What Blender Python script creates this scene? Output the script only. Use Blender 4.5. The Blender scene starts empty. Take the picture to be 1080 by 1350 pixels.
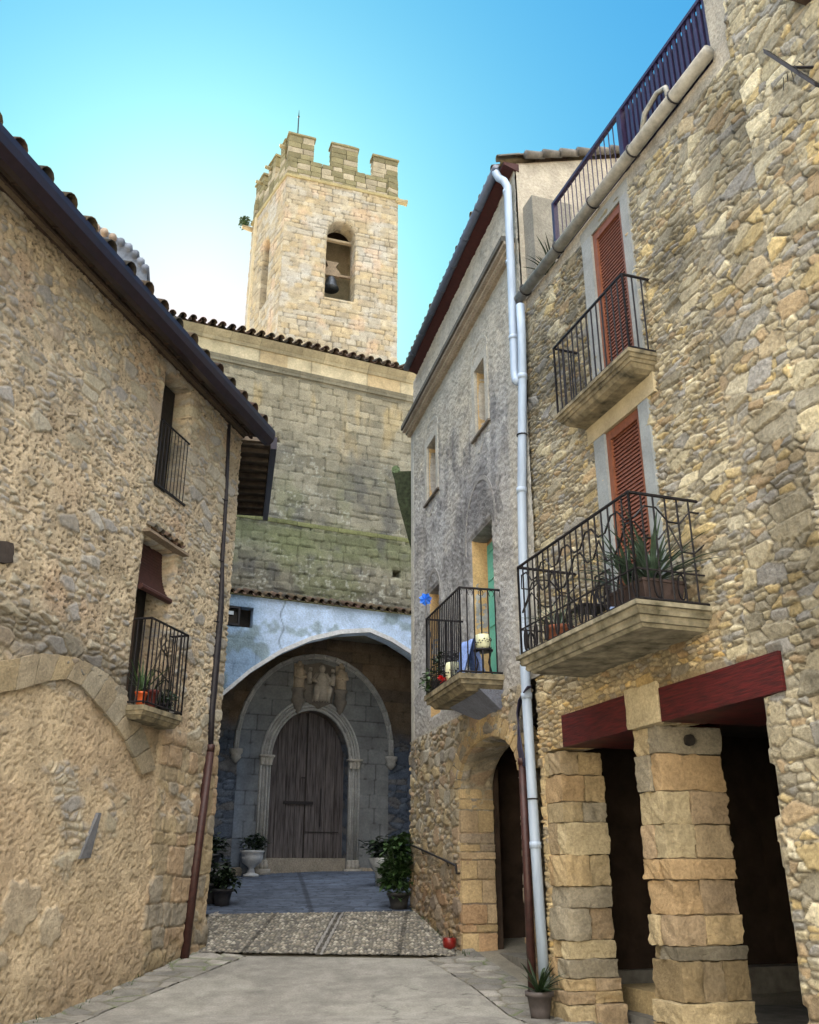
import bpy, math, random
import numpy as np
from math import sin, cos, pi, radians
random.seed(7)
C = bpy.context.scene.collection
# ------------------------------------------------------------ camera / calibration
F = 1200.0; HZ = 1150.0; PITCH = math.atan((HZ - 675) / F); EYE = 1.6
CP, SP = cos(PITCH), sin(PITCH)
cam = bpy.data.cameras.new('camera'); co = bpy.data.objects.new('camera', cam); C.objects.link(co)
co.location = (0, 0, EYE); co.rotation_euler = (pi / 2 + PITCH, 0, 0)
cam.sensor_fit = 'HORIZONTAL'; cam.sensor_width = 36; cam.lens = F / 1080 * 36
cam.clip_start = .1; cam.clip_end = 2000
sc = bpy.context.scene; sc.camera = co
# ------------------------------------------------------------ world and sun
SUN_AZ = radians(-15); SUN_EL = radians(33)
w = bpy.data.worlds.new("World"); sc.world = w; w.use_nodes = True
nt = w.node_tree; bg = nt.nodes['Background']
sky = nt.nodes.new('ShaderNodeTexSky'); sky.sky_type = 'NISHITA'; sky.sun_disc = False
sky.sun_elevation = SUN_EL; sky.sun_rotation = SUN_AZ
sky.air_density = 1.0; sky.dust_density = 1.2; sky.ozone_density = 1.0
EXPO = 3.5; SKY = .05; KD = 1 / (SKY * 2 ** EXPO)
def nd(t, **k):
    n = nt.nodes.new(t)
    for a, v in k.items(): setattr(n, a, v)
    return n
def mth(op, a, b=None, clamp=False):
    n = nd('ShaderNodeMath', operation=op, use_clamp=clamp)
    for i, x in enumerate((a, b)):
        if x is None: continue
        if isinstance(x, (int, float)): n.inputs[i].default_value = x
        else: nt.links.new(x, n.inputs[i])
    return n.outputs[0]
# the phone's processing renders the sky a saturated cyan: grade each channel of the physical sky
sep = nd('ShaderNodeSeparateColor'); nt.links.new(sky.outputs[0], sep.inputs[0]); com = nd('ShaderNodeCombineColor')
for i, (div, pw, mx_) in enumerate(((22., 1.08, 1.1), (9.6, .68, 1.02), (7., .32, 1.05))):
    nt.links.new(mth('MULTIPLY', mth('MINIMUM', mth('POWER', mth('DIVIDE', sep.outputs[i], div), pw), mx_), KD), com.inputs[i])
# added bright cloud, unseen above and behind the viewer, to fill the shaded street
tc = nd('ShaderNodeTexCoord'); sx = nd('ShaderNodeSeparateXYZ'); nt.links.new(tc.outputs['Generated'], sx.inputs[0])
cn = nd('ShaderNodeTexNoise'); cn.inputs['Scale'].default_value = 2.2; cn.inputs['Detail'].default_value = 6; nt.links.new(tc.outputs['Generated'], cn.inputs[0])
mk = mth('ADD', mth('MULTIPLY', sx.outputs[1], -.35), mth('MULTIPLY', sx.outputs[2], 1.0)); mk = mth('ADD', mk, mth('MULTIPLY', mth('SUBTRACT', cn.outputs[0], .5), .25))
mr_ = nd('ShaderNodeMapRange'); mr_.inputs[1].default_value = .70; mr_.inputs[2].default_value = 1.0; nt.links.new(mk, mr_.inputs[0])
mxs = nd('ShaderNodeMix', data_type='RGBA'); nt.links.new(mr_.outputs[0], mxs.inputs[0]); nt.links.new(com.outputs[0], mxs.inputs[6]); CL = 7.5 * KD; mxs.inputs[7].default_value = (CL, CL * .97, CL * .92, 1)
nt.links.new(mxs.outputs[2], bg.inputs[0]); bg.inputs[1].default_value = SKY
sl = bpy.data.lights.new('sun', 'SUN'); so = bpy.data.objects.new('sun', sl); C.objects.link(so)
sl.energy = 5; sl.angle = radians(.5); sl.color = (1, .95, .87)
so.rotation_euler = (pi / 2 - SUN_EL, 0, pi - SUN_AZ)   # light comes from ahead-left of the camera
so.location = (-10, 20, 40)
sc.view_settings.view_transform = 'Standard'; sc.view_settings.look = 'None'
sc.view_settings.gamma = 1; sc.view_settings.exposure = EXPO
sc.cycles.max_bounces = 8; sc.cycles.diffuse_bounces = 5

# ------------------------------------------------------------ maths helpers
def ray(u, v):
    a = (u - 540) / F; b = (675 - v) / F
    return np.array([a, CP - b * SP, SP + b * CP])
class Plane:
    """a vertical plane: s runs along it, z up, off out of it towards the street"""
    def __init__(self, P, d, flip=False):
        d = np.array(d, float); self.P = np.array(P, float); self.d = d / np.hypot(*d)
        n = np.array([self.d[1], -self.d[0]])
        if n @ self.P > 0: n = -n
        self.n = -n if flip else n
    def px(self, u, v, off=0):
        r = ray(u, v); P = self.P + self.n * off; t = (self.n @ P) / (self.n @ r[:2]); q = r * t
        return float((q[:2] - P) @ self.d), float(q[2] + EYE)
    def w(self, s, z, off=0):
        q = self.P + self.d * s + self.n * off
        return (q[0], q[1], z)
    def wa(self, S, Z, O):
        return np.stack([self.P[0] + self.d[0] * S + self.n[0] * O, self.P[1] + self.d[1] * S + self.n[1] * O, Z], -1)
PR = Plane((1.64, 12.68), (-.341, 1)); PM = Plane((1.64, 12.68), (-.248, 1)); PLf = Plane((-3.3, 16), (.2635, 1))
PC = Plane((-2.6, 24), (1, .451))
GY = [-300, 9, 12.3, 15.4, 18.3, 20, 26, 400]; GZ = [-.1, -.03, 0, .40, .86, 1.06, 1.6, 1.6]
def gz(y): return np.interp(y, GY, GZ)
def gpx(u, v):
    r = ray(u, v); lo, hi = 3., 60.
    for _ in range(50):
        m = (lo + hi) / 2; z = EYE + r[2] / r[1] * m
        if z > gz(m): lo = m
        else: hi = m
    return (float(r[0] / r[1] * lo), float(lo))

def hsh(ix, iy, seed):
    h = (ix.astype(np.int64) * 374761393 + iy.astype(np.int64) * 668265263 + seed * 974634777) & 0xffffffff
    h = ((h ^ (h >> 13)) * 1274126177) & 0xffffffff
    h = ((h ^ (h >> 15)) * 2246822519) & 0xffffffff
    return ((h ^ (h >> 16)) & 0xffffff) / float(0xffffff)
def vnoise(x, y, seed=0):
    x = np.asarray(x, float); y = np.asarray(y, float)
    ix = np.floor(x); iy = np.floor(y); fx = x - ix; fy = y - iy
    fx = fx * fx * (3 - 2 * fx); fy = fy * fy * (3 - 2 * fy)
    a = hsh(ix, iy, seed); b = hsh(ix + 1, iy, seed); c = hsh(ix, iy + 1, seed); d = hsh(ix + 1, iy + 1, seed)
    return (a * (1 - fx) + b * fx) * (1 - fy) + (c * (1 - fx) + d * fx) * fy
def fbm(x, y, seed=0, o=4):
    r = 0; a = .5; t = 0
    for i in range(o):
        r = r + a * vnoise(x, y, seed + i * 17); t += a; a *= .5
        x, y = x * 2.03 + y * .13, y * 2.03 - x * .13
    return r / t
def sstep(a, b, x):
    t = np.clip((x - a) / (b - a), 0, 1); return t * t * (3 - 2 * t)
def lerp(a, b, t):
    return a * (1 - t[..., None]) + b * t[..., None]
def vor(x, y, sx, sz, seed, jit=.85, R=1):
    X = x / sx; Y = y / sz; ix = np.floor(X); iy = np.floor(Y)
    best = np.full(X.shape, 1e9); bx = np.zeros_like(X); by = np.zeros_like(X); bi = np.zeros_like(X); bj = np.zeros_like(X); pts = []
    for i in range(-R - 1, R + 2):
        for j in range(-R - 1, R + 2):
            cx = ix + i; cy = iy + j
            px = cx + .5 + jit * (hsh(cx, cy, seed) - .5); py = cy + .5 + jit * (hsh(cx, cy, seed + 5) - .5)
            d = (px - X) ** 2 + (py - Y) ** 2; m = d < best
            best = np.where(m, d, best); bx = np.where(m, px, bx); by = np.where(m, py, by); bi = np.where(m, cx, bi); bj = np.where(m, cy, bj)
            pts.append((px, py))
    e = np.full(X.shape, 1e9)
    for px, py in pts:
        nx = px - bx; ny = py - by; L = np.hypot(nx, ny); ok = L > 1e-6; L = np.where(ok, L, 1); nx = nx / L; ny = ny / L
        d = ((px + bx) / 2 - X) * nx + ((py + by) / 2 - Y) * ny
        d = d / np.sqrt((nx / sx) ** 2 + (ny / sz) ** 2)
        e = np.where(ok & (d < e), d, e)
    return e, bi, bj, (X - bx), (Y - by)
def rubble(s, z, seed, sx, sz, big=.35, warp=.05):
    a = s + warp * 2 * (fbm(s * 4, z * 4, seed + 1, 3) - .5); b = z + warp * (fbm(s * 4, z * 4, seed + 2, 3) - .5) * 1.6
    a = a + .25 * (fbm(s * .8, z * .8, seed + 3, 2) - .5)
    ec, ci, cj, cx, cy = vor(a, b, sx * 2.1, sz * 2.0, seed + 11)
    ef, fi, fj, fx, fy = vor(a, b, sx, sz, seed + 23)
    isb = hsh(ci, cj, seed + 31) < big
    e = np.where(isb, ec, np.minimum(ef, ec + .01))
    i = np.where(isb, ci + 7777, fi * 3 + ci); j = np.where(isb, cj, fj * 5 + cj)
    return e, i, j, np.where(isb, cx, fx), np.where(isb, cy, fy)
def ashlar(s, z, seed, bw, bh, warp=.015, jr=.35):
    a = s + warp * 2 * (fbm(s * 3, z * 3, seed + 1, 2) - .5); b = z + warp * 2 * (fbm(s * 2, z * 2, seed + 2, 3) - .5)
    k = np.arange(-200, 400); 
    edges = (k + jr * (hsh(k, k * 0, seed + 3) - .5)) * bh
    r = np.clip(np.searchsorted(edges, b) - 1, 0, len(edges) - 2)
    ez = np.minimum(b - edges[r], edges[r + 1] - b)
    ww = bw * (.75 + .6 * hsh(r, r * 0, seed + 4)); X = a / ww + hsh(r, r * 0, seed + 6) * 7
    i = np.floor(X); jl = lambda q: q + .55 * (hsh(q, r, seed + 7) - .5)
    i = np.where(X < jl(i), i - 1, i); i = np.where(X > jl(i + 1), i + 1, i)
    ex = np.minimum(X - jl(i), jl(i + 1) - X) * ww
    e = np.minimum(ez, ex); e = np.where((ez < .06) & (ex < .06), e - .012 * (1 - np.abs(ez - ex) / .06).clip(0, 1), e)
    return e, i, r, (X - i - .5), (b - edges[r]) / bh - .5
def palette(r, cols):
    cols = np.array(cols); t = r * (len(cols)); k = np.clip(t.astype(int), 0, len(cols) - 1)
    return cols[k]

def poly_sd(x, y, poly):
    P = np.array(poly, float); n = len(P); best = np.full(x.shape, 1e18); qx = x.copy(); qy = y.copy(); ins = np.zeros(x.shape, bool)
    for i in range(n):
        a = P[i]; b = P[(i + 1) % n]; ab = b - a; L = max(ab @ ab, 1e-12)
        t = np.clip(((x - a[0]) * ab[0] + (y - a[1]) * ab[1]) / L, 0, 1)
        cx = a[0] + t * ab[0]; cy = a[1] + t * ab[1]; d = (x - cx) ** 2 + (y - cy) ** 2; m = d < best
        best = np.where(m, d, best); qx = np.where(m, cx, qx); qy = np.where(m, cy, qy)
        c = ((a[1] > y) != (b[1] > y)); dy = (b[1] - a[1]) if b[1] != a[1] else 1e-12
        ins ^= c & (x < (b[0] - a[0]) * (y - a[1]) / dy + a[0])
    d = np.sqrt(best); return np.where(ins, -d, d), qx, qy

# ------------------------------------------------------------ object helpers
WL = {}
def thing(name, label, cat, loc, group=None):
    o = bpy.data.objects.new(name, None); C.objects.link(o); o.location = loc; o.empty_display_size = .2
    o['label'] = label; o['category'] = cat
    if group: o['group'] = group
    WL[o.name] = np.array(loc, float); return o
def tag(o, label, cat, group=None):
    o['label'] = label; o['category'] = cat
    if group: o['group'] = group
    return o
def link(name, me, mat, parent):
    o = bpy.data.objects.new(name, me); C.objects.link(o); me.materials.append(mat)
    if parent is not None: o.parent = parent
    return o
def from_np(name, V, Fq, mat, parent=None, col=None, smooth=True, loc=None):
    """V (n,3), Fq (m,4) arrays"""
    base = WL[parent.name] if parent is not None else np.array(loc if loc is not None else (0, 0, 0), float)
    me = bpy.data.meshes.new(name); V = np.asarray(V, float) - base
    me.vertices.add(len(V)); me.vertices.foreach_set('co', V.astype(np.float32).ravel())
    m = len(Fq); me.loops.add(m * 4); me.polygons.add(m)
    me.loops.foreach_set('vertex_index', np.asarray(Fq, np.int32).ravel())
    me.polygons.foreach_set('loop_start', np.arange(0, m * 4, 4, dtype=np.int32))
    me.polygons.foreach_set('loop_total', np.full(m, 4, np.int32))
    me.polygons.foreach_set('use_smooth', np.full(m, smooth, bool))
    me.update(calc_edges=True)
    if col is not None:
        ca = me.color_attributes.new('Col', 'FLOAT_COLOR', 'POINT'); c4 = np.ones((len(V), 4), np.float32); c4[:, :3] = col
        ca.data.foreach_set('color', c4.ravel())
    o = link(name, me, mat, parent); WL[o.name] = base
    if parent is None: o.location = base
    return o

def wall(name, parent, pl, s0, s1, z0, z1, cell, field, mat, ops=(), off=0., rev=.3, outline=None, loc=None):
    """heightfield masonry sheet on a plane, with openings (polygon, depth) cut and their reveals built"""
    ns = int(math.ceil((s1 - s0) / cell)) + 1; nz = int(math.ceil((z1 - z0) / cell)) + 1
    S, Z = np.meshgrid(np.linspace(s0, s1, ns), np.linspace(z0, z1, nz)); fade = np.ones(S.shape)
    polys = [(o if isinstance(o, tuple) else (o, rev)) for o in ops]
    def snap(poly):
        nonlocal S, Z, fade
        P = np.array(poly); m = (S > P[:, 0].min() - .3) & (S < P[:, 0].max() + .3) & (Z > P[:, 1].min() - .3) & (Z < P[:, 1].max() + .3)
        if not m.any(): return
        x = S[m]; y = Z[m]; d, qx, qy = poly_sd(x, y, poly); k = np.abs(d) < cell * .62
        S[m] = np.where(k, qx, x); Z[m] = np.where(k, qy, y)
        fade[m] = np.minimum(fade[m], np.clip((np.abs(d) - cell * .62) / .05, 0, 1))
    for p, dp in polys: snap(p)
    keep = np.ones((nz - 1, ns - 1), bool)
    cS = (S[1:, 1:] + S[:-1, :-1] + S[1:, :-1] + S[:-1, 1:]) / 4; cZ = (Z[1:, 1:] + Z[:-1, :-1] + Z[1:, :-1] + Z[:-1, 1:]) / 4
    if outline is not None:
        x = S.ravel(); y = Z.ravel(); d, qx, qy = poly_sd(x, y, outline); k = np.abs(d) < cell * .62
        S = np.where(k, qx, x).reshape(S.shape); Z = np.where(k, qy, y).reshape(S.shape)
        d, _, _ = poly_sd(cS, cZ, outline); keep &= d < 0
    for p, dp in polys:
        P = np.array(p); m = (cS > P[:, 0].min() - .1) & (cS < P[:, 0].max() + .1) & (cZ > P[:, 1].min() - .1) & (cZ < P[:, 1].max() + .1)
        d, _, _ = poly_sd(cS[m], cZ[m], p); km = keep[m]; km &= d > 0; keep[m] = km
    H, col = field(S, Z); V = pl.wa(S, Z, off + H * fade).reshape(-1, 3); col = col.reshape(-1, 3)
    idx = np.arange(ns * nz).reshape(nz, ns)
    q = np.stack([idx[:-1, :-1], idx[:-1, 1:], idx[1:, 1:], idx[1:, :-1]], -1)[keep]
    if np.cross(np.append(pl.d, 0), (0, 0, 1))[:2] @ pl.n < 0: q = q[:, ::-1]
    used = np.unique(q); re = np.full(len(V), -1); re[used] = np.arange(len(used)); V = V[used]; col = col[used]; q = re[q]
    VV = [V]; CC = [col]; QQ = [q]; n0 = len(V)
    for p, dp in polys:
        if dp <= 0: continue
        P = np.array(p, float); pts = []
        for i in range(len(P)):
            a = P[i]; b = P[(i + 1) % len(P)]; k = max(1, int(np.hypot(*(b - a)) / (cell * 1.5)))
            for t in range(k): pts.append(a + (b - a) * t / k)
        pts = np.array(pts); kd = max(2, int(dp / (cell * 1.5))); D = np.linspace(0, dp, kd + 1)
        cen = P.mean(0); outw = pts - cen; outw /= np.hypot(outw[:, 0], outw[:, 1])[:, None] + 1e-9
        SS = pts[None, :, 0] + outw[None, :, 0] * D[:, None]; ZZ = pts[None, :, 1] + outw[None, :, 1] * D[:, None] * .15
        h, c = field(SS, ZZ); fd = np.clip(np.minimum(D / .05, (dp - D) / .05), 0, 1)[:, None]
        A = pts[None, :, 0] - outw[None, :, 0] * h * fd * .7; B = pts[None, :, 1] - outw[None, :, 1] * h * fd * .7
        VV.append(pl.wa(A, B, off - D[:, None] + 0 * A).reshape(-1, 3)); CC.append(c.reshape(-1, 3))
        m = len(pts); ii = np.arange(m); jj = (ii + 1) % m
        for k in range(kd):
            QQ.append(np.stack([k * m + ii, k * m + jj, (k + 1) * m + jj, (k + 1) * m + ii], -1) + n0)
        n0 += m * (kd + 1)
    return from_np(name, np.concatenate(VV), np.concatenate(QQ), mat, parent, np.concatenate(CC), loc=loc)

class MB:
    def __init__(self): self.v = []; self.f = []; self.c = []; self.cur = (1, 1, 1)
    def add(self, vs, fs):
        n = len(self.v); self.v += [tuple(map(float, p)) for p in vs]; self.f += [tuple(i + n for i in f) for f in fs]; self.c += [self.cur] * len(vs)
    def hexa(self, c):   # 8 corners: bottom 4 ccw, top 4 ccw
        self.add(c, [(3, 2, 1, 0), (4, 5, 6, 7), (0, 1, 5, 4), (1, 2, 6, 5), (2, 3, 7, 6), (3, 0, 4, 7)])
    def box(self, pl, s0, s1, z0, z1, o0, o1, tilt=0):
        self.hexa([pl.w(s0, z0, o0), pl.w(s1, z0, o0), pl.w(s1, z0 , o1), pl.w(s0, z0, o1), pl.w(s0, z1, o0 + tilt), pl.w(s1, z1, o0 + tilt), pl.w(s1, z1, o1 + tilt), pl.w(s0, z1, o1 + tilt)])
    def bbox(self, x0, x1, y0, y1, z0, z1):
        self.hexa([(x0, y0, z0), (x1, y0, z0), (x1, y1, z0), (x0, y1, z0), (x0, y0, z1), (x1, y0, z1), (x1, y1, z1), (x0, y1, z1)])
    def bar(self, a, b, r=.008, n=4): self.tube([a, b], r, n)
    def tube(self, pts, r, n=8, caps=True):
        pts = [np.array(p, float) for p in pts]; rr = r if isinstance(r, (list, tuple)) else [r] * len(pts)
        vs = []; fs = []; ref = None
        for i, p in enumerate(pts):
            t = pts[min(i + 1, len(pts) - 1)] - pts[max(i - 1, 0)]; t = t / (np.linalg.norm(t) + 1e-12)
            if ref is None: ref = np.array((0, 0, 1.)) if abs(t[2]) < .9 else np.array((1., 0, 0))
            x = np.cross(t, ref); x /= np.linalg.norm(x) + 1e-12; y = np.cross(x, t); ref = y
            for k in range(n):
                a = 2 * pi * (k + .5) / n; vs.append(p + rr[i] * (cos(a) * x + sin(a) * y))
        for i in range(len(pts) - 1):
            for k in range(n):
                k2 = (k + 1) % n; fs.append((i * n + k, i * n + k2, (i + 1) * n + k2, (i + 1) * n + k))
        if caps: fs.append(tuple(range(n - 1, -1, -1))); fs.append(tuple((len(pts) - 1) * n + k for k in range(n)))
        self.add(vs, fs)
    def lathe(self, c, prof, n=20, sx=1, sy=1):
        vs = []; fs = []
        for r, z in prof:
            for k in range(n):
                a = 2 * pi * k / n; vs.append((c[0] + r * cos(a) * sx, c[1] + r * sin(a) * sy, c[2] + z))
        for i in range(len(prof) - 1):
            for k in range(n):
                k2 = (k + 1) % n; fs.append((i * n + k, i * n + k2, (i + 1) * n + k2, (i + 1) * n + k))
        fs.append(tuple(range(n - 1, -1, -1))); fs.append(tuple((len(prof) - 1) * n + k for k in range(n))); self.add(vs, fs)
    def prism(self, pl, poly, o0, o1):
        n = len(poly); vs = [pl.w(s, z, o0) for s, z in poly] + [pl.w(s, z, o1) for s, z in poly]
        fs = [tuple(range(n)), tuple(range(2 * n - 1, n - 1, -1))] + [(i, n + i, n + (i + 1) % n, (i + 1) % n) for i in range(n)]
        self.add(vs, fs)
    def strip(self, pl, inner, outer, o0, o1, closed=False):
        """band between two polylines in (s,z), thickness o0..o1"""
        n = len(inner)
        for i in range(n if closed else n - 1):
            j = (i + 1) % n; q = [inner[i], inner[j], outer[j], outer[i]]
            self.hexa([pl.w(*p, o0) for p in q] + [pl.w(*p, o1) for p in q])
    def block(self, corners, n=5, rnd=.16, amp=.012, seed=0, col=None):
        """rounded, roughened stone filling a hexahedron (8 corners like hexa)"""
        if col is not None: self.cur = col
        c = np.array(corners, float); L = [np.linalg.norm(c[1] - c[0]), np.linalg.norm(c[3] - c[0]), np.linalg.norm(c[4] - c[0])]
        rr = [min(.9, rnd * min(L) / max(l, 1e-6) * 2) for l in L]; g = np.linspace(-1, 1, n + 1); cen = c.mean(0)
        for ax in range(3):
            for sg in (-1, 1):
                A, B = np.meshgrid(g, g, indexing='ij'); U = np.zeros(A.shape + (3,)); U[..., ax] = sg; U[..., (ax + 1) % 3] = A; U[..., (ax + 2) % 3] = B
                R3 = np.array(rr); Q = np.clip(U, -(1 - R3), 1 - R3); D = (U - Q) / R3; l = np.linalg.norm(D, axis=-1, keepdims=True); Pn = Q + D / np.maximum(l, 1) * R3
                T = (Pn + 1) / 2; x, y, z = T[..., 0:1], T[..., 1:2], T[..., 2:3]
                Wp = ((c[0] * (1 - x) + c[1] * x) * (1 - y) + (c[3] * (1 - x) + c[2] * x) * y) * (1 - z) + ((c[4] * (1 - x) + c[5] * x) * (1 - y) + (c[7] * (1 - x) + c[6] * x) * y) * z
                dr = Wp - cen; dl = np.linalg.norm(dr, axis=-1, keepdims=True)
                nn = fbm(Wp[..., 0] * 7 + Wp[..., 2] * 5 + seed, Wp[..., 1] * 7 - Wp[..., 2] * 6, seed, 3) - .5 + .5 * (fbm(Wp[..., 0] * 21 + Wp[..., 2] * 17, Wp[..., 1] * 22 - Wp[..., 2] * 19, seed + 3, 2) - .5)
                Wp = Wp + dr / (dl + 1e-9) * (nn * amp * 2)[..., None]
                m = n + 1; fs = []
                for i in range(n):
                    for j in range(n):
                        q = (i * m + j, (i + 1) * m + j, (i + 1) * m + j + 1, i * m + j + 1); fs.append(q if sg > 0 else q[::-1])
                self.add(Wp.reshape(-1, 3), fs)
    def build(self, name, mat, parent=None, smooth=False, loc=None, col=False):
        base = WL[parent.name] if parent is not None else np.array(loc if loc is not None else (0, 0, 0), float)
        me = bpy.data.meshes.new(name); V = np.array(self.v) - base
        me.from_pydata(V.tolist(), [], self.f); 
        if smooth: me.polygons.foreach_set('use_smooth', np.ones(len(me.polygons), bool))
        if col:
            ca = me.color_attributes.new('Col', 'FLOAT_COLOR', 'POINT'); c4 = np.ones((len(V), 4), np.float32); c4[:, :3] = np.array(self.c)
            ca.data.foreach_set('color', c4.ravel())
        me.update(); o = link(name, me, mat, parent); WL[o.name] = base
        if parent is None: o.location = base
        return o

def split(m, name, mat, parent, smooth=False, col=False):
    """one object per loose piece"""
    par = list(range(len(m.v)))
    def find(a):
        while par[a] != a: par[a] = par[par[a]]; a = par[a]
        return a
    for f in m.f:
        for k in f[1:]: par[find(k)] = find(f[0])
    gr = {}
    for f in m.f: gr.setdefault(find(f[0]), []).append(f)
    for fs in gr.values():
        q = MB(); ids = sorted({i for f in fs for i in f}); mp = {i: k for k, i in enumerate(ids)}
        q.v = [m.v[i] for i in ids]; q.c = [m.c[i] for i in ids]; q.f = [tuple(mp[i] for i in f) for f in fs]; q.build(name, mat, parent, smooth, col=col)
# ------------------------------------------------------------ materials
def _mat(name):
    m = bpy.data.materials.new(name); m.use_nodes = True; n = m.node_tree; b = n.nodes['Principled BSDF']; return m, n, b
def masonry(name, bump=.5, dist=.01, sc1=28, sc2=110, var=.35, rough=.92, streak=0.):
    m, n, b = _mat(name); L = n.links.new
    at = n.nodes.new('ShaderNodeAttribute'); at.attribute_name = 'Col'; tc = n.nodes.new('ShaderNodeTexCoord')
    n1 = n.nodes.new('ShaderNodeTexNoise'); n1.inputs['Scale'].default_value = sc1; n1.inputs['Detail'].default_value = 6; n1.inputs['Roughness'].default_value = .65
    n2 = n.nodes.new('ShaderNodeTexNoise'); n2.inputs['Scale'].default_value = 3.1; n2.inputs['Detail'].default_value = 5
    L(tc.outputs['Object'], n1.inputs[0]); L(tc.outputs['Object'], n2.inputs[0])
    mr = n.nodes.new('ShaderNodeMapRange'); mr.inputs[1].default_value = .25; mr.inputs[2].default_value = .75; mr.inputs[3].default_value = 1 - var; mr.inputs[4].default_value = 1 + var; L(n1.outputs[0], mr.inputs[0])
    m2 = n.nodes.new('ShaderNodeMapRange'); m2.inputs[1].default_value = .3; m2.inputs[2].default_value = .7; m2.inputs[3].default_value = .82; m2.inputs[4].default_value = 1.15; L(n2.outputs[0], m2.inputs[0])
    mu = n.nodes.new('ShaderNodeMath'); mu.operation = 'MULTIPLY'; L(mr.outputs[0], mu.inputs[0]); L(m2.outputs[0], mu.inputs[1])
    mx = n.nodes.new('ShaderNodeVectorMath'); mx.operation = 'SCALE'; L(at.outputs['Color'], mx.inputs[0]); L(mu.outputs[0], mx.inputs['Scale'])
    L(mx.outputs[0], b.inputs['Base Color']); b.inputs['Roughness'].default_value = rough; b.inputs['Specular IOR Level'].default_value = .25
    n3 = n.nodes.new('ShaderNodeTexNoise'); n3.inputs['Scale'].default_value = sc2; n3.inputs['Detail'].default_value = 3; L(tc.outputs['Object'], n3.inputs[0])
    ad = n.nodes.new('ShaderNodeMath'); ad.operation = 'MULTIPLY_ADD'; L(n3.outputs[0], ad.inputs[0]); ad.inputs[1].default_value = .35; L(n1.outputs[0], ad.inputs[2])
    bp = n.nodes.new('ShaderNodeBump'); bp.inputs['Strength'].default_value = bump; bp.inputs['Distance'].default_value = dist * 3; L(ad.outputs[0], bp.inputs['Height']); L(bp.outputs[0], b.inputs['Normal'])
    return m
def plain(name, c, rough=.6, metal=0., var=.2, bump=.15, sc1=14, c2=None, stretch=(1, 1, 1), spec=.4):
    m, n, b = _mat(name); L = n.links.new; tc = n.nodes.new('ShaderNodeTexCoord'); mp = n.nodes.new('ShaderNodeMapping'); mp.inputs['Scale'].default_value = stretch
    n1 = n.nodes.new('ShaderNodeTexNoise'); n1.inputs['Scale'].default_value = sc1; n1.inputs['Detail'].default_value = 6; n1.inputs['Roughness'].default_value = .6
    L(tc.outputs['Object'], mp.inputs[0]); L(mp.outputs[0], n1.inputs[0])
    cr = n.nodes.new('ShaderNodeMix'); cr.data_type = 'RGBA'; c = np.array(c); a = c2 if c2 is not None else c * (1 - var)
    cr.inputs[6].default_value = (*a, 1); cr.inputs[7].default_value = (*(np.minimum(c * (1 + var), 1)), 1)
    mr = n.nodes.new('ShaderNodeMapRange'); mr.inputs[1].default_value = .32; mr.inputs[2].default_value = .68; L(n1.outputs[0], mr.inputs[0]); L(mr.outputs[0], cr.inputs[0])
    L(cr.outputs[2], b.inputs['Base Color']); b.inputs['Roughness'].default_value = rough; b.inputs['Metallic'].default_value = metal; b.inputs['Specular IOR Level'].default_value = spec
    if bump:
        bp = n.nodes.new('ShaderNodeBump'); bp.inputs['Strength'].default_value = bump; bp.inputs['Distance'].default_value = .01; L(n1.outputs[0], bp.inputs['Height']); L(bp.outputs[0], b.inputs['Normal'])
    return m
M_stone = masonry('rough_masonry', .7, .008); M_soft = masonry('soft_stone', .5, .006, 18, 80, .22)
M_plaster = masonry('old_plaster', .8, .008, 22, 90, .25); M_ground = masonry('paving', .5, .004, 40, 160, .3)
M_iron = plain('black_iron', (.015, .014, .018), .5, .3, .3, .1, 60); M_navy = plain('navy_paint', (.028, .018, .055), .4, 0, .3, .05, 30)
M_gutter_dark = plain('dark_purple_metal', (.020, .012, .020), .38, .2, .25, .05, 8, spec=.5)
M_pipe = plain('pale_blue_grey_pvc', (.36, .45, .58), .42, 0, .1, .05, 7, c2=(.29, .36, .48), stretch=(2, 2, .25)); M_pipe_d = plain('slate_blue_pvc', (.07, .09, .14), .4, 0, .15, .02, 6)
M_cream_pipe = plain('weathered_cream_pvc', (.27, .26, .23), .5, 0, .3, .1, 9)
M_rust = plain('brown_pipe', (.045, .018, .016), .5, .1, .35, .1, 12); M_cable = plain('black_cable', (.018, .016, .022), .5, 0, .2, 0)
M_red = plain('red_shutter', (.19, .07, .038), .5, 0, .22, .1, 20); M_slat = plain('maroon_slat', (.17, .062, .038), .5, 0, .2, .1, 20)
M_beam = plain('maroon_beam', (.075, .007, .008), .6, 0, .35, .5, 9, c2=(.022, .004, .005), stretch=(.5, .5, 6)); M_teal = plain('teal_paint', (.12, .45, .36), .5, 0, .15, .1, 20)
M_wood = plain('dark_wood', (.055, .035, .025), .8, 0, .5, .3, 14, stretch=(1, 1, .2)); M_dark = plain('dark_interior', (.02, .017, .015), .95, 0, .3, 0)
M_soffit = plain('soffit_boards', (.055, .042, .032), .9, 0, .45, .3, 6); M_mar = plain('maroon_soffit', (.04, .008, .008), .7, 0, .3, .1)
M_terra = plain('terracotta', (.25, .09, .05), .85, 0, .2, .1, 25); M_orange = plain('orange_plastic', (.62, .11, .025), .5, 0, .08, 0)
M_leaf = plain('green_leaf', (.03, .065, .018), .5, 0, .6, 0, 9, spec=.4); M_leaf2 = plain('blue_green_leaf', (.05, .085, .06), .5, 0, .5, 0, 9)
M_dleaf = plain('dark_leaf', (.013, .028, .010), .5, 0, .6, 0, 9)
M_interior = plain('rough_interior', (.035, .022, .015), .95, 0, .4, .5, 4); M_glass = plain('dark_glass', (.02, .022, .026), .12, 0, .1, 0, spec=.6)  # near-black interior colour stands in for the deep shade inside
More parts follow.
